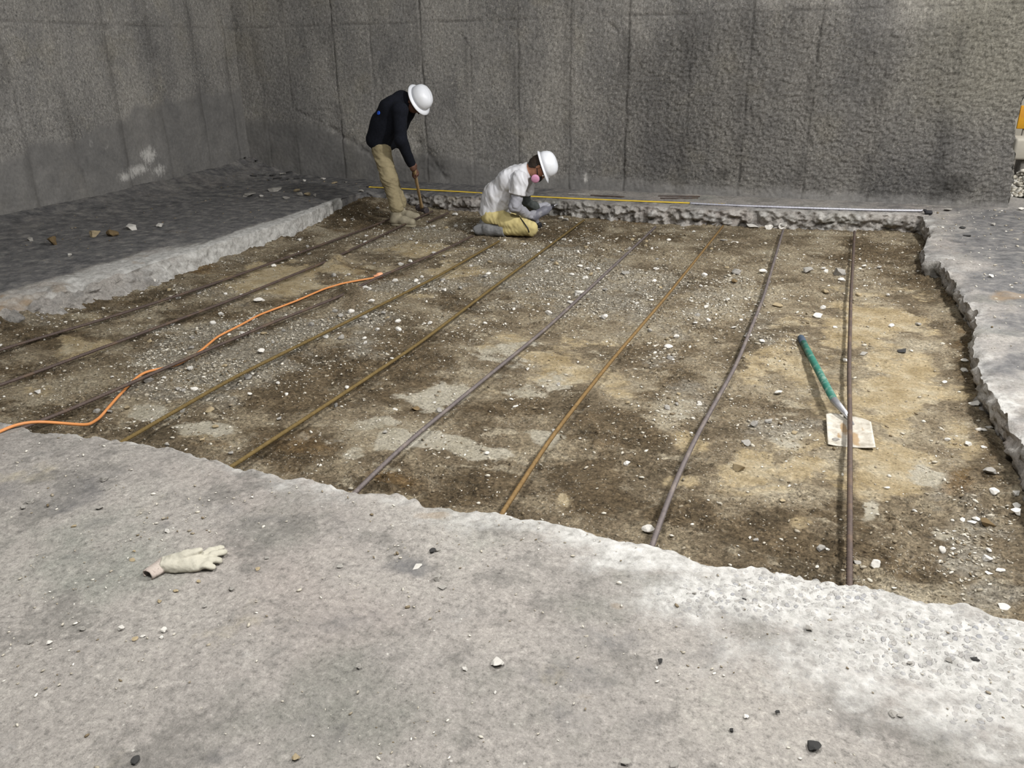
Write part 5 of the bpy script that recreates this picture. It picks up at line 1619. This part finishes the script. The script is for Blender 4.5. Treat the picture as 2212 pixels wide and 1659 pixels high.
N0 = 5200
x = rng.uniform(-5.6, 1.2, N0); y = 2.2 + 6.6 * rng.uniform(0, 1, N0) ** 1.1
ok = inside(x, y); x, y = x[ok], y[ok]
ok = rng.uniform(0, 1.1, len(x)) < dens(x, y); x, y = x[ok], y[ok]
tones = rng.uniform(0, 1, len(x))
LP = []
cnt = 0
SMO = {}
for i in range(len(x)):
    if cnt >= 205: break
    lane = int(np.searchsorted(BX, x[i]))
    tone = 'pale' if tones[i] < .55 else ('grey' if tones[i] < .85 else 'tan')
    mt = {'pale': PS, 'grey': GS, 'tan': TS}[tone]
    V, Fs = SMALL[int(rng.integers(8))]
    key = (id(V), tone)
    if key not in SMO:
        o = SMO[key] = mesh('stone', V, Fs, mt, smooth=False)
    else:
        o = SMO[key].copy(); C.objects.link(o); o.name = 'stone'
    s_ = rng.uniform(.017, .030) * (1.0 if y[i] > 4 else .75)
    o.location = (x[i], y[i], soil_z(x[i], y[i]) + s_ * .35)
    o.rotation_euler = (rng.uniform(-.3, .3), rng.uniform(-.3, .3), rng.uniform(0, 6.28))
    o.scale = (s_, s_, s_ * rng.uniform(.7, 1.1))
    dp = 'near slab end' if y[i] < 3.9 else ('middle stretch' if y[i] < 5.8 else 'far ledge end')
    tag(o, 'small ' + tone + ' stone ' + LANES[lane] + ', ' + dp, 'stone', 'small ' + tone + ' stones ' + LANES[lane] + ', ' + dp)
    cnt += 1

# ------------------------------------------------------------------ gravel too fine to count
ICO = stone_mesh('i', 900, 1, .7, 0)
def scatter(name, x, y, z, s, tone, label, mat=GRAV, base=None):
    V0, F0 = base or ICO
    V0 = np.asarray(V0); F0 = np.asarray(F0)
    n = len(x)
    th = rng.uniform(0, 6.28, n); tl = rng.uniform(-.5, .5, n)
    J = 1 + rng.uniform(-.25, .25, (n, len(V0), 1))
    W = V0[None] * J * s[:, None, None] * np.stack([np.ones(n), rng.uniform(.6, 1, n), rng.uniform(.55, 1.0, n)], 1)[:, None, :]
    c_, s_ = np.cos(th)[:, None], np.sin(th)[:, None]
    X_ = W[..., 0] * c_ - W[..., 1] * s_; Y_ = W[..., 0] * s_ + W[..., 1] * c_; Z_ = W[..., 2] + X_ * tl[:, None] * .3
    VV = np.stack([X_ + x[:, None], Y_ + y[:, None], Z_ + z[:, None]], -1).reshape(-1, 3)
    FF = (F0[None] + (np.arange(n) * len(V0))[:, None, None]).reshape(-1, 3)
    o = mesh(name, VV, FF, mat, smooth=False, attrs=dict(tone=np.repeat(tone, len(V0))))
    return tag(o, label, 'gravel', kind='stuff')


def grid_z(x, y):
    i = np.clip(np.searchsorted(SGY, y), 1, len(SGY) - 1); j = np.clip(np.searchsorted(SGX, x), 1, len(SGX) - 1)
    return (SGZ[i, j] + SGZ[i - 1, j - 1]) / 2


AVOID = [(q[0], q[1], .016) for q in Q2[::2]] + [(o.location.x, o.location.y, o.scale[0] * .95) for o in C.objects if o.get('category') in ('stone', 'pebble')]
for a_, b_, r_ in ((heelN, toeN, .07), (heelF, toeF, .07), (kN, tN, .11), (kF, tF, .11), (hN, hF, .16), (gw, TI[1], .07), (ce, KN[3], .07), (at(2004, 462), at(2008, 464), .06), (s1, h1, .03), (s0, s1, .03)):
    AVOID += [(*(a_ * (1 - t) + b_ * t)[:2], r_) for t in np.linspace(0, 1, 24)]
AVOID = np.array(AVOID)


def clear(x, y):
    ok = np.ones(len(x), bool)
    for k in range(0, len(x), 4000):
        d2 = (x[k:k + 4000, None] - AVOID[None, :, 0]) ** 2 + (y[k:k + 4000, None] - AVOID[None, :, 1]) ** 2
        ok[k:k + 4000] = (d2 > (AVOID[None, :, 2] + .006) ** 2).all(1)
    return ok


N0 = 150000
x = rng.uniform(-5.65, 1.2, N0); y = 2.2 + 6.6 * rng.uniform(0, 1, N0) ** 1.25
ok = inside(x, y); x, y = x[ok], y[ok]
ok = rng.uniform(0, 1.3, len(x)) < dens(x, y); x, y = x[ok], y[ok]
ok = clear(x, y); x, y = x[ok], y[ok]
s_ = np.clip(np.exp(rng.normal(math.log(.0065), .42, len(x))), .003, .017) * (0.8 + .05 * (y - 2))
tone = np.clip(rng.beta(1.8, 1.5, len(x)), 0, 1)
scatter('gravel', x, y, grid_z(x, y) + s_ * .3, s_, tone, 'loose fine gravel and crumbs scattered over the pit soil')
# crumbs over the near slab and the others
N0 = 5200
x = rng.uniform(-3.6, 1.4, N0); y = rng.uniform(.8, 2.42, N0)
ok = (y < FRW(x) - .01) & (rng.uniform(0, 1, N0) < np.clip(.28 + .8 * fbm(x * 2.2, y * 2.2, 4, 710), .05, 1)); x, y = x[ok], y[ok]
xb = rng.uniform(-7.4, -5.5, 420); yb_ = rng.uniform(3.2, 9.3, 420)
ok = xb < LEW(np.minimum(yb_, YC)) - .03; xb, yb_ = xb[ok], yb_[ok]
xr_ = rng.uniform(.8, 2.2, 700); yr_ = rng.uniform(3.4, 9.3, 700)
ok = xr_ > REW(yr_) + .05; xr_, yr_ = xr_[ok], yr_[ok]
x = np.concatenate([x, xb, xr_]); y = np.concatenate([y, yb_, yr_])
ok = clear(x, y); x, y = x[ok], y[ok]
s_ = np.clip(np.exp(rng.normal(math.log(.0032), .5, len(x))), .0015, .010) * (1 + .15 * np.maximum(0, y - 2.5))
tone = np.clip(rng.beta(2.2, 1.2, len(x)), 0, 1) * np.where(x < -5.4, .45, 1)
scatter('loose_grit', x, y, h_slab(x, y) + s_ * .2, s_, tone, 'loose grit and crumbs strewn over the grey slab')

# ------------------------------------------------------------------ beyond the end of the back wall
FARC = mat_plain('pale_far_concrete', lin(196, 190, 176), .9, .1, 6, .2, dirt=lin(168, 160, 144), damt=.5, dscale=3)
V, Fb = box(5.0, .25, 4.0, .02)
o = mesh('wall_far', V + np.array((4.0, 14.4, 1.95)), Fb, FARC); tag(o, 'pale far wall behind the end of the back wall', kind='structure')
YP = mat_plain('yellow_board', lin(226, 166, 44), .6, .08, 8, .3, dirt=lin(188, 120, 50), damt=.5, dscale=4)
p = onY(2206, 276, 12.6)
bd = empty('barrier_board', (p[0] + .5, 12.6, 0)); tag(bd, 'yellow board standing beyond the end of the back wall', 'board')
a_ = onY(2195, 278, 12.6); b_ = onY(2212, 228, 12.6)
V, Fb = box(1.1, .04, b_[2] - a_[2], .008); mesh('panel', V + np.array((a_[0] + .55, 12.6, (a_[2] + b_[2]) / 2)), Fb, YP, bd)
for dx in (.12, .98):
    V, Fb = box(.07, .07, a_[2] + .10, .008); mesh('post', V + np.array((a_[0] + dx, 12.66, a_[2] / 2 + .04)), Fb, FARC, bd)
a_ = onY(2184, 345, 11.6); b_ = onY(2184, 300, 11.6)
o = empty('concrete_block', (a_[0] + .6, 11.8, 0)); tag(o, 'pale concrete ledge block beyond the end of the back wall', 'block')
V, Fb = box(1.3, .5, b_[2] - a_[2], .03); mesh('cap', V + np.array((a_[0] + .66, 11.85, (a_[2] + b_[2]) / 2)), Fb, FARC, o)
V, Fb = box(1.1, .36, max(.2, a_[2] - .02), .02); mesh('pedestal', V + np.array((a_[0] + .68, 11.88, max(.2, a_[2] - .02) / 2 + .004)), Fb, CONC, o)
hp = []
n = 2200
rr = np.sqrt(rng.uniform(0, 1, n)); tt_ = rng.uniform(0, 6.28, n)
c_ = onY(2226, 420, 10.6)
hx = c_[0] + .12 + .42 * rr * np.cos(tt_); hy = 10.6 + .55 * rr * np.sin(tt_)
hz = .40 * np.clip(1 - rr ** 1.3, 0, 1) * rng.uniform(.15, 1, n) + .01
sz = rng.uniform(.018, .05, n)
scatter('rubble', hx, hy, hz, sz, np.clip(rng.normal(.85, .15, n), .1, 1), 'heap of white broken rubble beyond the end of the wall')
settle()
